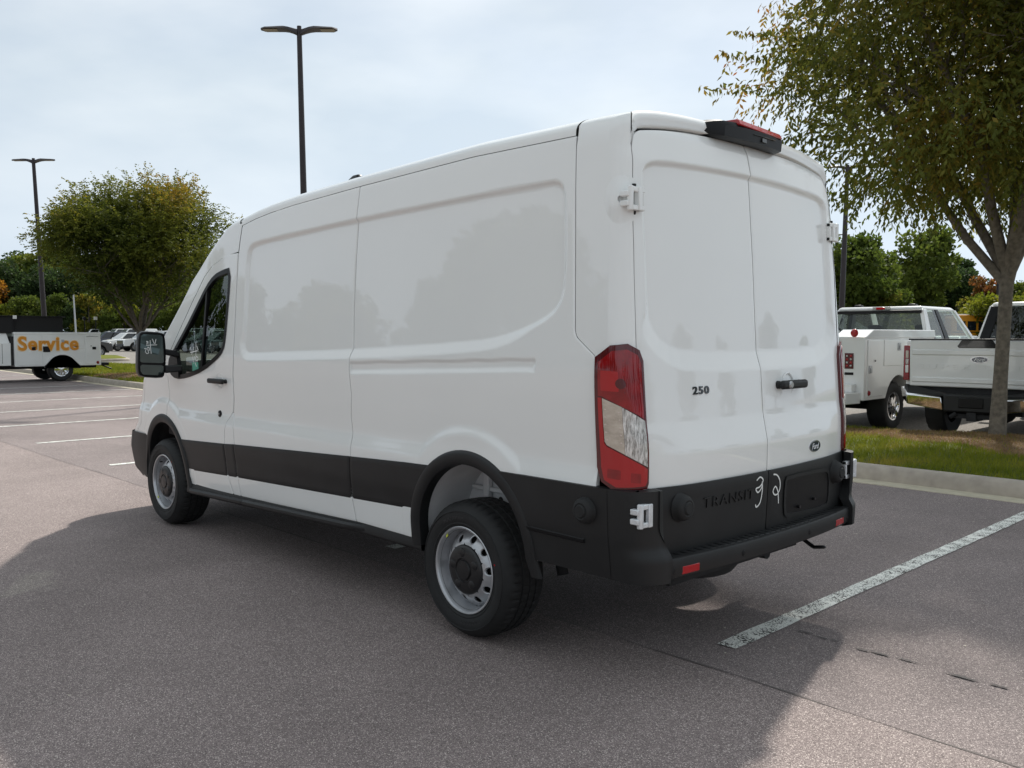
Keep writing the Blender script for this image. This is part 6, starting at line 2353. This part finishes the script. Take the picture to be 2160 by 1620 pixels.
light_pole((26.0, -89.3), 9.5, .15, R(40), (0, 0), 'farthest light pole, seen past the near tree trunk', head=1.1)
light_pole((-14.0, -3.2), 9.4, .11, R(60), (0, 0), 'light pole across the lot behind the camera', None)
light_pole((-34.0, 18), 9.4, .11, R(20), (0, 0), 'light pole far behind the camera', None)
m = MB(); m.tube([(0, 0, 0), (0, .0, 2), (.05, .1, 5.2)], [.085, .08, .06], 10)
fp = m.build('flag_pole', 'grey_pole', loc=(81.7, -22.9, 0))
tag(fp, 'thin pale grey pole leaning slightly behind the service truck', 'pole')

# ================================================================ trees
def leaf_mat(name, ramp, trans=.55):
    m = bpy.data.materials.new(name)
    m.use_nodes = True
    nt = m.node_tree
    b = nt.nodes['Principled BSDF']
    b.inputs['Roughness'].default_value = .6
    b.inputs['Specular IOR Level'].default_value = .25
    at = nt.nodes.new('ShaderNodeAttribute')
    at.attribute_name = 'hue'
    oi = nt.nodes.new('ShaderNodeObjectInfo')
    ma = nt.nodes.new('ShaderNodeMath'); ma.operation = 'MULTIPLY_ADD'
    ma.inputs[1].default_value = .22; ma.inputs[2].default_value = -.11
    nt.links.new(oi.outputs['Random'], ma.inputs[0])
    ad = nt.nodes.new('ShaderNodeMath'); ad.operation = 'ADD'
    nt.links.new(at.outputs['Fac'], ad.inputs[0]); nt.links.new(ma.outputs[0], ad.inputs[1])
    r = nt.nodes.new('ShaderNodeValToRGB')
    e = r.color_ramp.elements
    e[0].position, e[0].color = ramp[0][0], (*ramp[0][1], 1)
    e[1].position, e[1].color = ramp[-1][0], (*ramp[-1][1], 1)
    for p, c in ramp[1:-1]:
        q = e.new(p); q.color = (*c, 1)
    nt.links.new(ad.outputs[0], r.inputs['Fac'])
    nt.links.new(r.outputs[0], b.inputs['Base Color'])
    t = nt.nodes.new('ShaderNodeBsdfTranslucent')
    nt.links.new(r.outputs[0], t.inputs['Color'])
    x = nt.nodes.new('ShaderNodeMixShader'); x.inputs[0].default_value = trans
    nt.links.new(b.outputs[0], x.inputs[1]); nt.links.new(t.outputs[0], x.inputs[2])
    nt.links.new(x.outputs[0], nt.nodes['Material Output'].inputs['Surface'])
    MATS[name] = m
leaf_mat('leaves_turning', [(0, (.060, .088, .018)), (.36, (.135, .145, .024)), (.58, (.24, .18, .028)), (.80, (.30, .13, .026)), (1, (.36, .09, .028))])
leaf_mat('leaves_olive', [(0, (.065, .092, .014)), (.5, (.15, .16, .020)), (.75, (.25, .19, .024)), (1, (.32, .15, .024))])
leaf_mat('leaves_dark', [(0, (.026, .050, .018)), (.6, (.055, .088, .026)), (1, (.10, .14, .03))])
leaf_mat('leaves_mid', [(0, (.048, .082, .014)), (.6, (.112, .145, .022)), (1, (.20, .21, .035))])
leaf_mat('leaves_yellow', [(0, (.08, .12, .010)), (.6, (.19, .20, .018)), (1, (.32, .27, .025))])
leaf_mat('leaves_orange', [(0, (.14, .10, .010)), (.5, (.32, .16, .015)), (1, (.45, .16, .025))])
leaf_mat('leaves_rust', [(0, (.08, .08, .014)), (.5, (.20, .09, .025)), (1, (.34, .08, .035))])
mat('bark', (.10, .085, .072), .9, noise=(14, .3), bump=(40, .8, .02))
mat('bark_grey', (.15, .128, .10), .9, noise=(18, .35), bump=(60, .9, .012))

def set_hue(me, hue):
    a = me.attributes.new('hue', 'FLOAT', 'POINT')
    a.data.foreach_set('value', np.ascontiguousarray(hue, dtype=np.float32))

def leaf_quads(P, D, S, width, g, droop=.3):
    """folded diamond leaves: base P, direction D, length S"""
    n = len(P)
    D = D + g.normal(0, .55, (n, 3))
    D[:, 2] -= droop
    D /= np.linalg.norm(D, axis=1, keepdims=True) + 1e-9
    U = g.normal(0, 1, (n, 3))
    W = np.cross(D, U)
    W /= np.linalg.norm(W, axis=1, keepdims=True) + 1e-9
    S = S[:, None]
    w = width * S
    mid = P + D * S * .45
    V = np.stack([P, mid + W * w, P + D * S, mid - W * w], 1)
    return V.reshape(-1, 3)

def grow_tree(seed, trunk_h, trunk_r, limbs, limb_len, limb_up, levels, leaf, crown_fn=None, fork_z=None, leaf_m='leaves_turning', bark_m='bark', hue_fn=None, lean=(0, 0), pend=.3, width=.20, keep_fn=None):
    """recursive branching; returns (wood mesh, leaf mesh) with the base at the origin"""
    rnd = random.Random(seed)
    g = np.random.default_rng(seed)
    wood = MB()
    twP, twD = [], []
    def rot_about(d, ang, az):
        d = d.normalized()
        a = d.cross(Vector((0, 0, 1)))
        if a.length < 1e-3: a = Vector((1, 0, 0))
        a.normalize()
        b = d.cross(a)
        return (d * math.cos(ang) + (a * math.cos(az) + b * math.sin(az)) * math.sin(ang)).normalized()
    def branch(p, d, L, r, lev):
        n = 5 if lev < 2 else 4
        pts, rad = [p.copy()], [r]
        dd = d.copy()
        for i in range(n):
            dd = (dd + Vector((rnd.gauss(0, .13), rnd.gauss(0, .13), rnd.gauss(0, .10) + (levels[lev]['up'])))).normalized()
            p = p + dd * (L / n)
            pts.append(p.copy())
            rad.append(r * (1 - .62 * (i + 1) / n))
        if r > .0035:
            wood.tube(pts, rad, 9 if lev == 0 else 6 if lev == 1 else 4 if lev == 2 else 3, caps=False)
        if lev + 1 < len(levels):
            lv = levels[lev + 1]
            k = lv['n']
            az = rnd.uniform(0, 6.28)
            for j in range(k):
                t = lv['t0'] + (1 - lv['t0']) * (j + rnd.random() * .8) / k
                q = min(int(t * n), n - 1)
                f = t * n - q
                pp = pts[q].lerp(pts[q + 1], f)
                dirn = (pts[q + 1] - pts[q]).normalized()
                az += 2.4
                branch(pp, rot_about(dirn, lv['ang'] * rnd.uniform(.7, 1.25), az), L * lv['k'] * rnd.uniform(.7, 1.15) * (1.15 - .45 * t), max(r * (1 - .62 * t) * .62, .0022), lev + 1)
        if lev >= len(levels) - 2:
            m = leaf['n'] if lev == len(levels) - 1 else leaf['n'] // 2
            for j in range(m):
                t = rnd.random() ** .8
                q = min(int(t * n), n - 1)
                pp = pts[q].lerp(pts[q + 1], t * n - q)
                twP.append(pp)
                twD.append((pts[q + 1] - pts[q]).normalized())
    # trunk
    tp = [Vector((0, 0, -.15)), Vector((0, 0, .0)), Vector((lean[0] * .3, lean[1] * .3, trunk_h * .35)), Vector((lean[0] * .7, lean[1] * .7, trunk_h * .7)), Vector((lean[0], lean[1], trunk_h))]
    wood.tube(tp, [trunk_r * 1.7, trunk_r * 1.25, trunk_r * .98, trunk_r * .92, trunk_r * .95], 12, caps=False)
    for i, (az, up, L, r) in enumerate(limbs):
        d = Vector((math.cos(az) * math.cos(up), math.sin(az) * math.cos(up), math.sin(up)))
        st_ = tp[-1] - Vector((0, 0, trunk_h * .12 * (i / max(1, len(limbs))))) + Vector((d.x, d.y, 0)) * trunk_r * .3
        branch(st_, d, L, r, 0)
    me = pydata('trunk', wood.V, wood.F, True, 60)
    P = np.array([list(p) for p in twP]); D = np.array([list(p) for p in twD])
    return me, (P, D)

def sprays(g, n, m, length, center, rad, zmin, hang, out_bias=.5, shell=.25, lobes=0, lobe_r=.35):
    """twigs with leaves in two rows, spread through a lumpy crown"""
    if lobes:
        v = g.normal(0, 1, (lobes, 3)); v /= np.linalg.norm(v, axis=1, keepdims=True)
        v[:, 2] = np.abs(v[:, 2]) * np.sign(g.random(lobes) - .28)
        L0 = v * g.uniform(.45, .92, (lobes, 1))
        k = g.integers(0, lobes, n)
        o = g.normal(0, 1, (n, 3)); o /= np.linalg.norm(o, axis=1, keepdims=True)
        q = L0[k] + o * lobe_r * g.random((n, 1)) ** .5
    else:
        q = g.normal(0, 1, (n, 3)); q /= np.linalg.norm(q, axis=1, keepdims=True)
        q *= g.uniform(shell, 1, (n, 1))
    P0 = center + q * rad
    D = q * out_bias + g.normal(0, .45, (n, 3))
    D[:, 2] -= hang * .4
    D /= np.linalg.norm(D, axis=1, keepdims=True)
    k = P0[:, 2] > zmin + g.normal(0, .25, n)
    P0, D = P0[k], D[k]
    n = len(P0)
    tt_ = np.linspace(0, 1, m)[None, :, None]
    L = g.uniform(length * .6, length * 1.3, (n, 1, 1))
    P = P0[:, None, :] + D[:, None, :] * L * tt_ - np.array([0, 0, 1.0]) * (tt_ ** 2) * L * .25 * hang
    side = np.cross(D, [0, 0, 1.0]); side /= np.linalg.norm(side, axis=1, keepdims=True) + 1e-6
    sg = np.where(np.arange(m) % 2 == 0, 1.0, -1.0)[None, :, None]
    LD = side[:, None, :] * sg * .75 + D[:, None, :] * .55 - np.array([0, 0, 1.0]) * hang * .55
    return P.reshape(-1, 3), LD.reshape(-1, 3)
def crown_mesh(P, D, s0, s1, width, pend, g, hue_fn):
    S = g.uniform(s0, s1, len(P))
    V = leaf_quads(P, D * 1.6, S, width, g, pend)
    lm = npmesh('crown', V, np.arange(len(V)).reshape(-1, 4), False)
    set_hue(lm, np.repeat(np.clip(hue_fn(P, g), 0, 1), 4))
    return lm
def both(a, b):
    return np.concatenate([a[0], b[0]]), np.concatenate([a[1], b[1]])

def turn(pd):
    c, s = .69, .72
    M_ = np.array([[c, -s, 0], [s, c, 0], [0, 0, 1.0]])
    return pd[0] @ M_.T, pd[1] @ M_.T
# the near tree at the right, its leaves turning at the tips
LV = [dict(up=.04), dict(n=7, t0=.32, ang=.42, k=.56, up=.05), dict(n=6, t0=.22, ang=.62, k=.56, up=.01), dict(n=5, t0=.15, ang=.80, k=.60, up=-.05)]
def hue_near(P, g):
    c = np.array([0, 0, 5.6])
    d = np.linalg.norm((P - c) / np.array([4.6, 4.6, 3.4]), axis=1)
    lump = .09 * np.sin(P[:, 0] * 1.7 + 1) + .09 * np.sin(P[:, 1] * 1.9) + .08 * np.sin(P[:, 2] * 2.1)
    return .17 + .50 * d ** 1.6 * (.25 + .75 * sm(P[:, 2], 3.6, 5.4)) + .20 * sm(d, .58, .88) * sm(P[:, 2], 3.9, 5.0) + lump + .05 * (P[:, 2] - 4.8) + g.normal(0, .09, len(P))
limbs = [(R(112), R(60), 3.7, .075), (R(165), R(62), 3.2, .055), (R(60), R(72), 4.2, .075), (R(-20), R(66), 4.0, .07), (R(215), R(58), 4.0, .07), (R(285), R(62), 3.9, .07), (R(95), R(70), 3.6, .055), (R(190), R(78), 4.6, .075), (R(35), R(64), 4.0, .065), (R(135), R(76), 3.9, .07)]
wm, pts_n = grow_tree(11, 2.25, .090, limbs, 3, .3, LV, dict(n=16), lean=(-.02, -.14))
g_ = np.random.default_rng(5)
pd = both(pts_n, turn(sprays(g_, 4900, 15, .50, np.array([-.1, 0, 5.5]), np.array([3.9, 3.1, 2.9]), 3.2, .7, lobes=46, lobe_r=.30)))
pd = both(pd, turn(sprays(g_, 1500, 13, .5, np.array([0, 0, 5.4]), np.array([3.4, 2.7, 2.5]), 3.2, .7, shell=.2)))
pd = both(pd, turn(sprays(g_, 1300, 13, .45, np.array([0, 0, 3.75]), np.array([3.2, 2.6, .8]), 2.75, .9, shell=.35)))
# two long shoots reaching out over the van
for a, z0, z1, l in ((.83, 5.7, 6.3, 3.9), (.80, 4.4, 4.55, 3.95), (.95, 4.9, 5.1, 3.7), (.78, 3.9, 3.95, 3.4), (.88, 4.6, 4.9, 3.8)):
    t_ = np.linspace(.6, 1, 60)
    P = np.stack([np.cos(a) * l * t_, np.sin(a) * l * t_, z0 + (z1 - z0) * t_ ** .7], -1) + g_.normal(0, .02, (60, 3))
    pd = both(pd, (np.repeat(P, 2, 0), g_.normal(0, .6, (120, 3)) - np.array([0, 0, .8])))
lat = pd[0] @ np.array([.69, .72, 0])
zz_ = pd[0][:, 2]
lim_ = np.interp(zz_, [2.5, 2.9, 3.4, 4.6, 5.5, 6.4, 8.2], [.6, 1.7, 2.8, 3.65, 2.9, 2.75, 1.9]) * (.93 + .16 * np.sin(zz_ * 3.1 + pd[0][:, 0]) * np.sin(pd[0][:, 1] * 2.3)) + .25 * g_.random(len(lat))
k_ = (lat < lim_) & (zz_ > 2.7)
k_[-600:] |= lat[-600:] < 4.0
lm = crown_mesh(pd[0][k_], pd[1][k_], .07, .118, .19, .35, g_, hue_near)
tr = empty('shade_tree', (TREE_R[0], TREE_R[1], .17))
tag(tr, 'nearby shade tree with turning red-brown leaves overhanging the white pickup', 'tree')
ob('trunk', wm, 'bark_grey', tr)
ob('crown', lm, 'leaves_turning', tr)
print('near tree leaves', len(lm.polygons), 'wood', len(wm.polygons))

# the round tree on the left island
LV2 = [dict(up=.04), dict(n=6, t0=.30, ang=.50, k=.58, up=.04), dict(n=5, t0=.2, ang=.65, k=.58, up=.03), dict(n=3, t0=.1, ang=.75, k=.6, up=.0)]
def hue_left(P, g):
    c = np.array([0, 0, 4.2])
    d = np.linalg.norm((P - c) / np.array([3.3, 3.3, 2.9]), axis=1)
    lump = .12 * np.sin(P[:, 0] * 2.1) + .12 * np.sin(P[:, 1] * 1.8 + 2) + .1 * np.sin(P[:, 2] * 2.3)
    return .02 + .42 * d ** 1.6 + .07 * (P[:, 2] - 4.2) + lump + g.normal(0, .10, len(P))
limbs = [(R(30), R(60), 3.0, .07), (R(100), R(56), 2.9, .065), (R(170), R(64), 3.1, .065), (R(235), R(55), 2.9, .065), (R(310), R(58), 3.0, .065), (R(270), R(80), 3.3, .07), (R(60), R(46), 2.5, .05), (R(200), R(46), 2.5, .05), (R(345), R(46), 2.5, .05), (R(130), R(78), 3.3, .06)]
wm, pts_n = grow_tree(23, 1.55, .135, limbs, 3, .3, LV2, dict(n=14))
g_ = np.random.default_rng(9)
pd = both(pts_n, sprays(g_, 8800, 11, .40, np.array([-.1, 0, 4.3]), np.array([3.1, 3.1, 2.5]), 2.45, .25, lobes=58, lobe_r=.27))
pd = both(pd, sprays(g_, 700, 11, .45, np.array([-.1, 0, 4.2]), np.array([2.7, 2.7, 2.1]), 2.35, .25, shell=.2))
k_ = pd[0][:, 2] > 2.05
lm = crown_mesh(pd[0][k_], pd[1][k_], .065, .11, .27, .2, g_, hue_left)
tl_ = empty('shade_tree', (TREE_L[0], TREE_L[1], .2))
tl_.scale = (1, 1, .965)
tag(tl_, 'round olive and gold tree on the left grass island behind the van mirror', 'tree')
ob('trunk', wm, 'bark', tl_)
ob('crown', lm, 'leaves_olive', tl_)
print('left tree leaves', len(lm.polygons))

# woodland trees: one mesh of each kind, copied
def wood_tree(seed, H, Rr, n, s0, s1, lumps, leaf_m, pine=False, trunk=True):
    g = np.random.default_rng(seed)
    C, Q = [], []
    for i in range(lumps):
        if pine:
            t = g.uniform(.35, 1.0)
            a = g.uniform(0, 2 * PI)
            rad = Rr * (1.05 - t) * 1.25 * g.uniform(.3, 1)
            C.append([math.cos(a) * rad, math.sin(a) * rad, H * t])
            Q.append([Rr * .42, Rr * .42, H * .06])
        else:
            a = g.uniform(0, 2 * PI)
            t = g.uniform(-.75, 1)
            rr = Rr * math.sqrt(max(.05, 1 - t * t * .9)) * g.uniform(.35, .92)
            C.append([math.cos(a) * rr, math.sin(a) * rr, H * .58 + t * H * .37])
            q = g.uniform(.22, .40) * Rr
            Q.append([q, q, q * .85])
    C, Q = np.array(C), np.array(Q)
    k = g.integers(0, lumps, n)
    v = g.normal(0, 1, (n, 3))
    v /= np.linalg.norm(v, axis=1, keepdims=True)
    v *= g.uniform(.35, 1.05, (n, 1)) ** .6
    P = C[k] + v * Q[k]
    P[:, 2] = np.maximum(P[:, 2], .12 * H * g.random(n) + .3)
    S = g.uniform(s0, s1, n)
    V = leaf_quads(P, v.copy(), S, .40, g, .15)
    lm = npmesh('crown', V, np.arange(n * 4).reshape(-1, 4), False)
    hue = np.clip(.35 + .25 * (P[:, 2] / H - .5) + g.normal(0, .12, lumps)[k] + g.normal(0, .10, n), 0, 1)
    set_hue(lm, np.repeat(hue, 4))
    t = MB()
    t.tube([(0, 0, -.1), (.05, 0, H * .3), (0, .08, H * .62), (.03, 0, H * .92)], [.026 * H * .8, .019 * H, .012 * H, .003 * H], 8)
    for i in range(5):
        c = C[g.integers(0, lumps)]
        z0 = H * g.uniform(.25, .55)
        t.tube([(0, 0, z0), (c[0] * .5, c[1] * .5, (z0 + c[2]) / 2), tuple(c)], [.010 * H, .007 * H, .003 * H], 5)
    tm = pydata('trunk', t.V, t.F, True, 60)
    lm.materials.append(MATS[leaf_m]); tm.materials.append(MATS['bark'])
    return tm, lm
KIND = {
 'mid':   [wood_tree(31, 10, 4.0, 7000, .28, .55, 34, 'leaves_mid'), wood_tree(32, 11, 3.6, 7000, .28, .55, 38, 'leaves_mid')],
 'dark':  [wood_tree(41, 12, 4.0, 7000, .28, .55, 38, 'leaves_dark'), wood_tree(42, 12, 3.4, 6500, .28, .5, 40, 'leaves_dark')],
 'pine':  [wood_tree(51, 14, 3.2, 6000, .3, .55, 60, 'leaves_dark', pine=True)],
 'yellow': [wood_tree(61, 5, 2.4, 4500, .2, .36, 24, 'leaves_yellow')],
 'orange': [wood_tree(71, 8, 3.0, 5500, .24, .42, 28, 'leaves_orange')],
 'rust':  [wood_tree(81, 7, 2.0, 4000, .22, .38, 24, 'leaves_rust')],
 'olive': [wood_tree(91, 6, 2.4, 5000, .2, .38, 26, 'leaves_olive')],
}
LBL = {'mid': 'mid green broadleaf tree in the woodland edge beyond the far cars', 'dark': 'dark green tree in the woodland edge beyond the far cars', 'pine': 'dark pine in the far woodland beyond the trucks',
       'yellow': 'low yellow-green tree in front of the far woodland', 'orange': 'orange autumn tree at the left edge of the woodland', 'rust': 'small rust-red tree in the far woodland', 'olive': 'small olive brown tree in front of the far woodland'}
COLN = {'mid': 'mid green', 'dark': 'dark green', 'pine': 'dark', 'yellow': 'yellow-green', 'olive': 'olive brown', 'orange': 'orange', 'rust': 'rust-red'}
ANCH = [(-40, 'beyond the left edge of the picture'), (40, 'above the cab of the service truck'), (100, 'behind the left light pole'), (150, 'behind the pale leaning pole'), (215, 'between pale pole and round tree'), (285, 'behind the left half of the round tree'),
        (345, 'behind the right half of the round tree'), (410, 'seen over the van mirror'), (500, 'seen through the van door window'), (700, 'hidden beyond the front of the van'), (1250, 'hidden beyond the middle of the van'), (1720, 'hidden beyond the rear of the van'),
        (1800, 'beside the van rear edge'), (1870, 'above the left of the utility cab'), (1935, 'above the right of the utility cab'), (1990, 'in the gap between utility truck and pickup'), (2040, 'left of the near tree trunk'), (2110, 'behind the near tree trunk'), (9999, 'right of the near tree trunk')]
def plant(kind, x, y, s=1.0, label=None, group='woodland trees', sz=None, u=None, d=None):
    tm, lm = random.choice(KIND[kind])
    t = empty('broadleaf_tree' if kind != 'pine' else 'pine_tree', (x, y, 0), random.uniform(0, 6.28))
    t.scale = (s, s, sz or s * random.uniform(.94, 1.06))
    if label is None and group == 'woodland trees':
        q = Vector((x - CAM.x, y - CAM.y))
        dep = q.dot(Vector((math.cos(yaw), math.sin(yaw))))
        uu = 1080 + 1859.15 * q.dot(Vector((math.sin(yaw), -math.cos(yaw)))) / dep
        an = next(a for lim, a in ANCH if uu <= lim)
        hgt = lm.vertices and max(v.co.z for v in lm.vertices) * s
        size = 'tall' if hgt > 9.5 else 'medium' if hgt > 6 else 'low'
        label = f"{size} {COLN[kind]} {'pine' if kind == 'pine' else 'tree'} {an}" + (', in the farthest row' if dep > 124 else '')
        if not (-40 < uu < 500 or 1720 < uu):
            label = label.replace(', in the farthest row', '')
    tag(t, label, 'tree', group)
    o = ob('trunk', tm, None, t)
    o = ob('crown', lm, None, t)
    return t
def at(u, depth):
    """ground point in the direction of photo column u at a given depth"""
    r = Vector((math.sin(yaw), -math.cos(yaw)))
    f = Vector((math.cos(yaw), math.sin(yaw)))
    p = Vector((CAM.x, CAM.y)) + (f + r * ((u - 1080) / 1859.15)) * depth
    return p.x, p.y
# left: tall mixed edge behind the parked cars
for u, d, k, s in ((-130, 118, 'mid', 1.05), (-60, 124, 'dark', .95), (-20, 112, 'mid', 1.0), (45, 120, 'dark', 1.0), (70, 114, 'mid', 1.12), (130, 108, 'mid', 1.05), (180, 116, 'mid', 1.12), (225, 110, 'mid', 1.0),
                   (275, 116, 'dark', .98), (330, 112, 'dark', .95), (385, 116, 'mid', 1.0), (430, 112, 'dark', 1.0), (480, 118, 'mid', .95), (540, 116, 'mid', 1.0), (600, 120, 'dark', .95), (20, 102, 'dark', .78), (95, 101, 'dark', .74), (150, 103, 'dark', .7), (-80, 100, 'mid', .75),
                   (215, 102, 'dark', .62), (300, 103, 'mid', .66), (360, 101, 'mid', .66), (420, 103, 'mid', .70), (460, 101, 'mid', .72)):
    plant(k, *at(u, d + 14), s * 1.14)
plant('orange', *at(-12, 112), 1.12, 'orange autumn tree at the left edge of the picture, above the service truck cab', None)
for u, d, k, s in ((190, 95, 'olive', .88), (265, 96, 'yellow', .95), (10, 93, 'yellow', .80), (330, 95, 'mid', .50), (375, 94, 'mid', .48), (235, 94, 'mid', .36), (430, 95, 'mid', .55), (60, 94, 'mid', .52), (120, 95, 'mid', .5), (155, 95, 'dark', .42)):
    plant(k, *at(u, d + 14), s * 1.14)
# middle, behind the van
for u in range(660, 1700, 85):
    plant(random.choice(['mid', 'dark', 'dark', 'mid']), *at(u, random.uniform(124, 138)), random.uniform(.95, 1.15))
# right
for u, d, k, s in ((1700, 66, 'mid', .72), (1745, 62, 'mid', .68), (1795, 60, 'mid', .72), (1835, 63, 'mid', .66), (1862, 60, 'olive', .75)):
    plant(k, *at(u, d), s)
plant('mid', *at(1948, 84), .98, 'tall mid green tree with a high tuft, centre of the gap between van and trunk', None)
for u, d, k, s in ((1900, 112, 'dark', .82), (1885, 128, 'pine', .85), (1925, 122, 'dark', .9), (1990, 124, 'pine', .88), (2015, 118, 'dark', .84), (2030, 128, 'pine', .86), (2065, 124, 'dark', .78), (1850, 130, 'dark', .7), (2120, 126, 'dark', .8), (2160, 122, 'mid', .85), (2220, 120, 'dark', .9), (2300, 122, 'mid', .9)):
    plant(k, *at(u, d), s)
plant('rust', *at(2068, 92), 1.05, 'small rust-red tree left of the near tree trunk', None)
for u, d, k, s in ((1835, 62, 'yellow', .44), (1880, 64, 'olive', .50), (1925, 66, 'olive', .55), (1975, 64, 'olive', .55), (2060, 70, 'yellow', .78), (2092, 62, 'yellow', .82), (2050, 88, 'olive', .9), (2150, 60, 'yellow', .8), (1790, 58, 'olive', .42), (2190, 66, 'olive', .8)):
    plant(k, *at(u, d), s)
# across the lot behind the camera (seen only as reflections)
LB = 'tree across the lot behind the camera'
for k in range(36):
    a = R(6 + k * 7.0)
    d = random.uniform(46, 60) if k < 15 else random.uniform(66, 80)
    plant(random.choice(['mid', 'dark', 'mid', 'dark']), -3 + math.cos(a) * d, 4 + math.sin(a) * d, random.uniform(.70, .95) if k < 15 else random.uniform(.5, .75), LB, 'trees behind the camera')
plant('mid', 17.0, 17.6, .78, 'broadleaf tree on the island across the drive lane', None)
plant('olive', 31, 20, .9, 'small tree on the island across the drive lane', None)
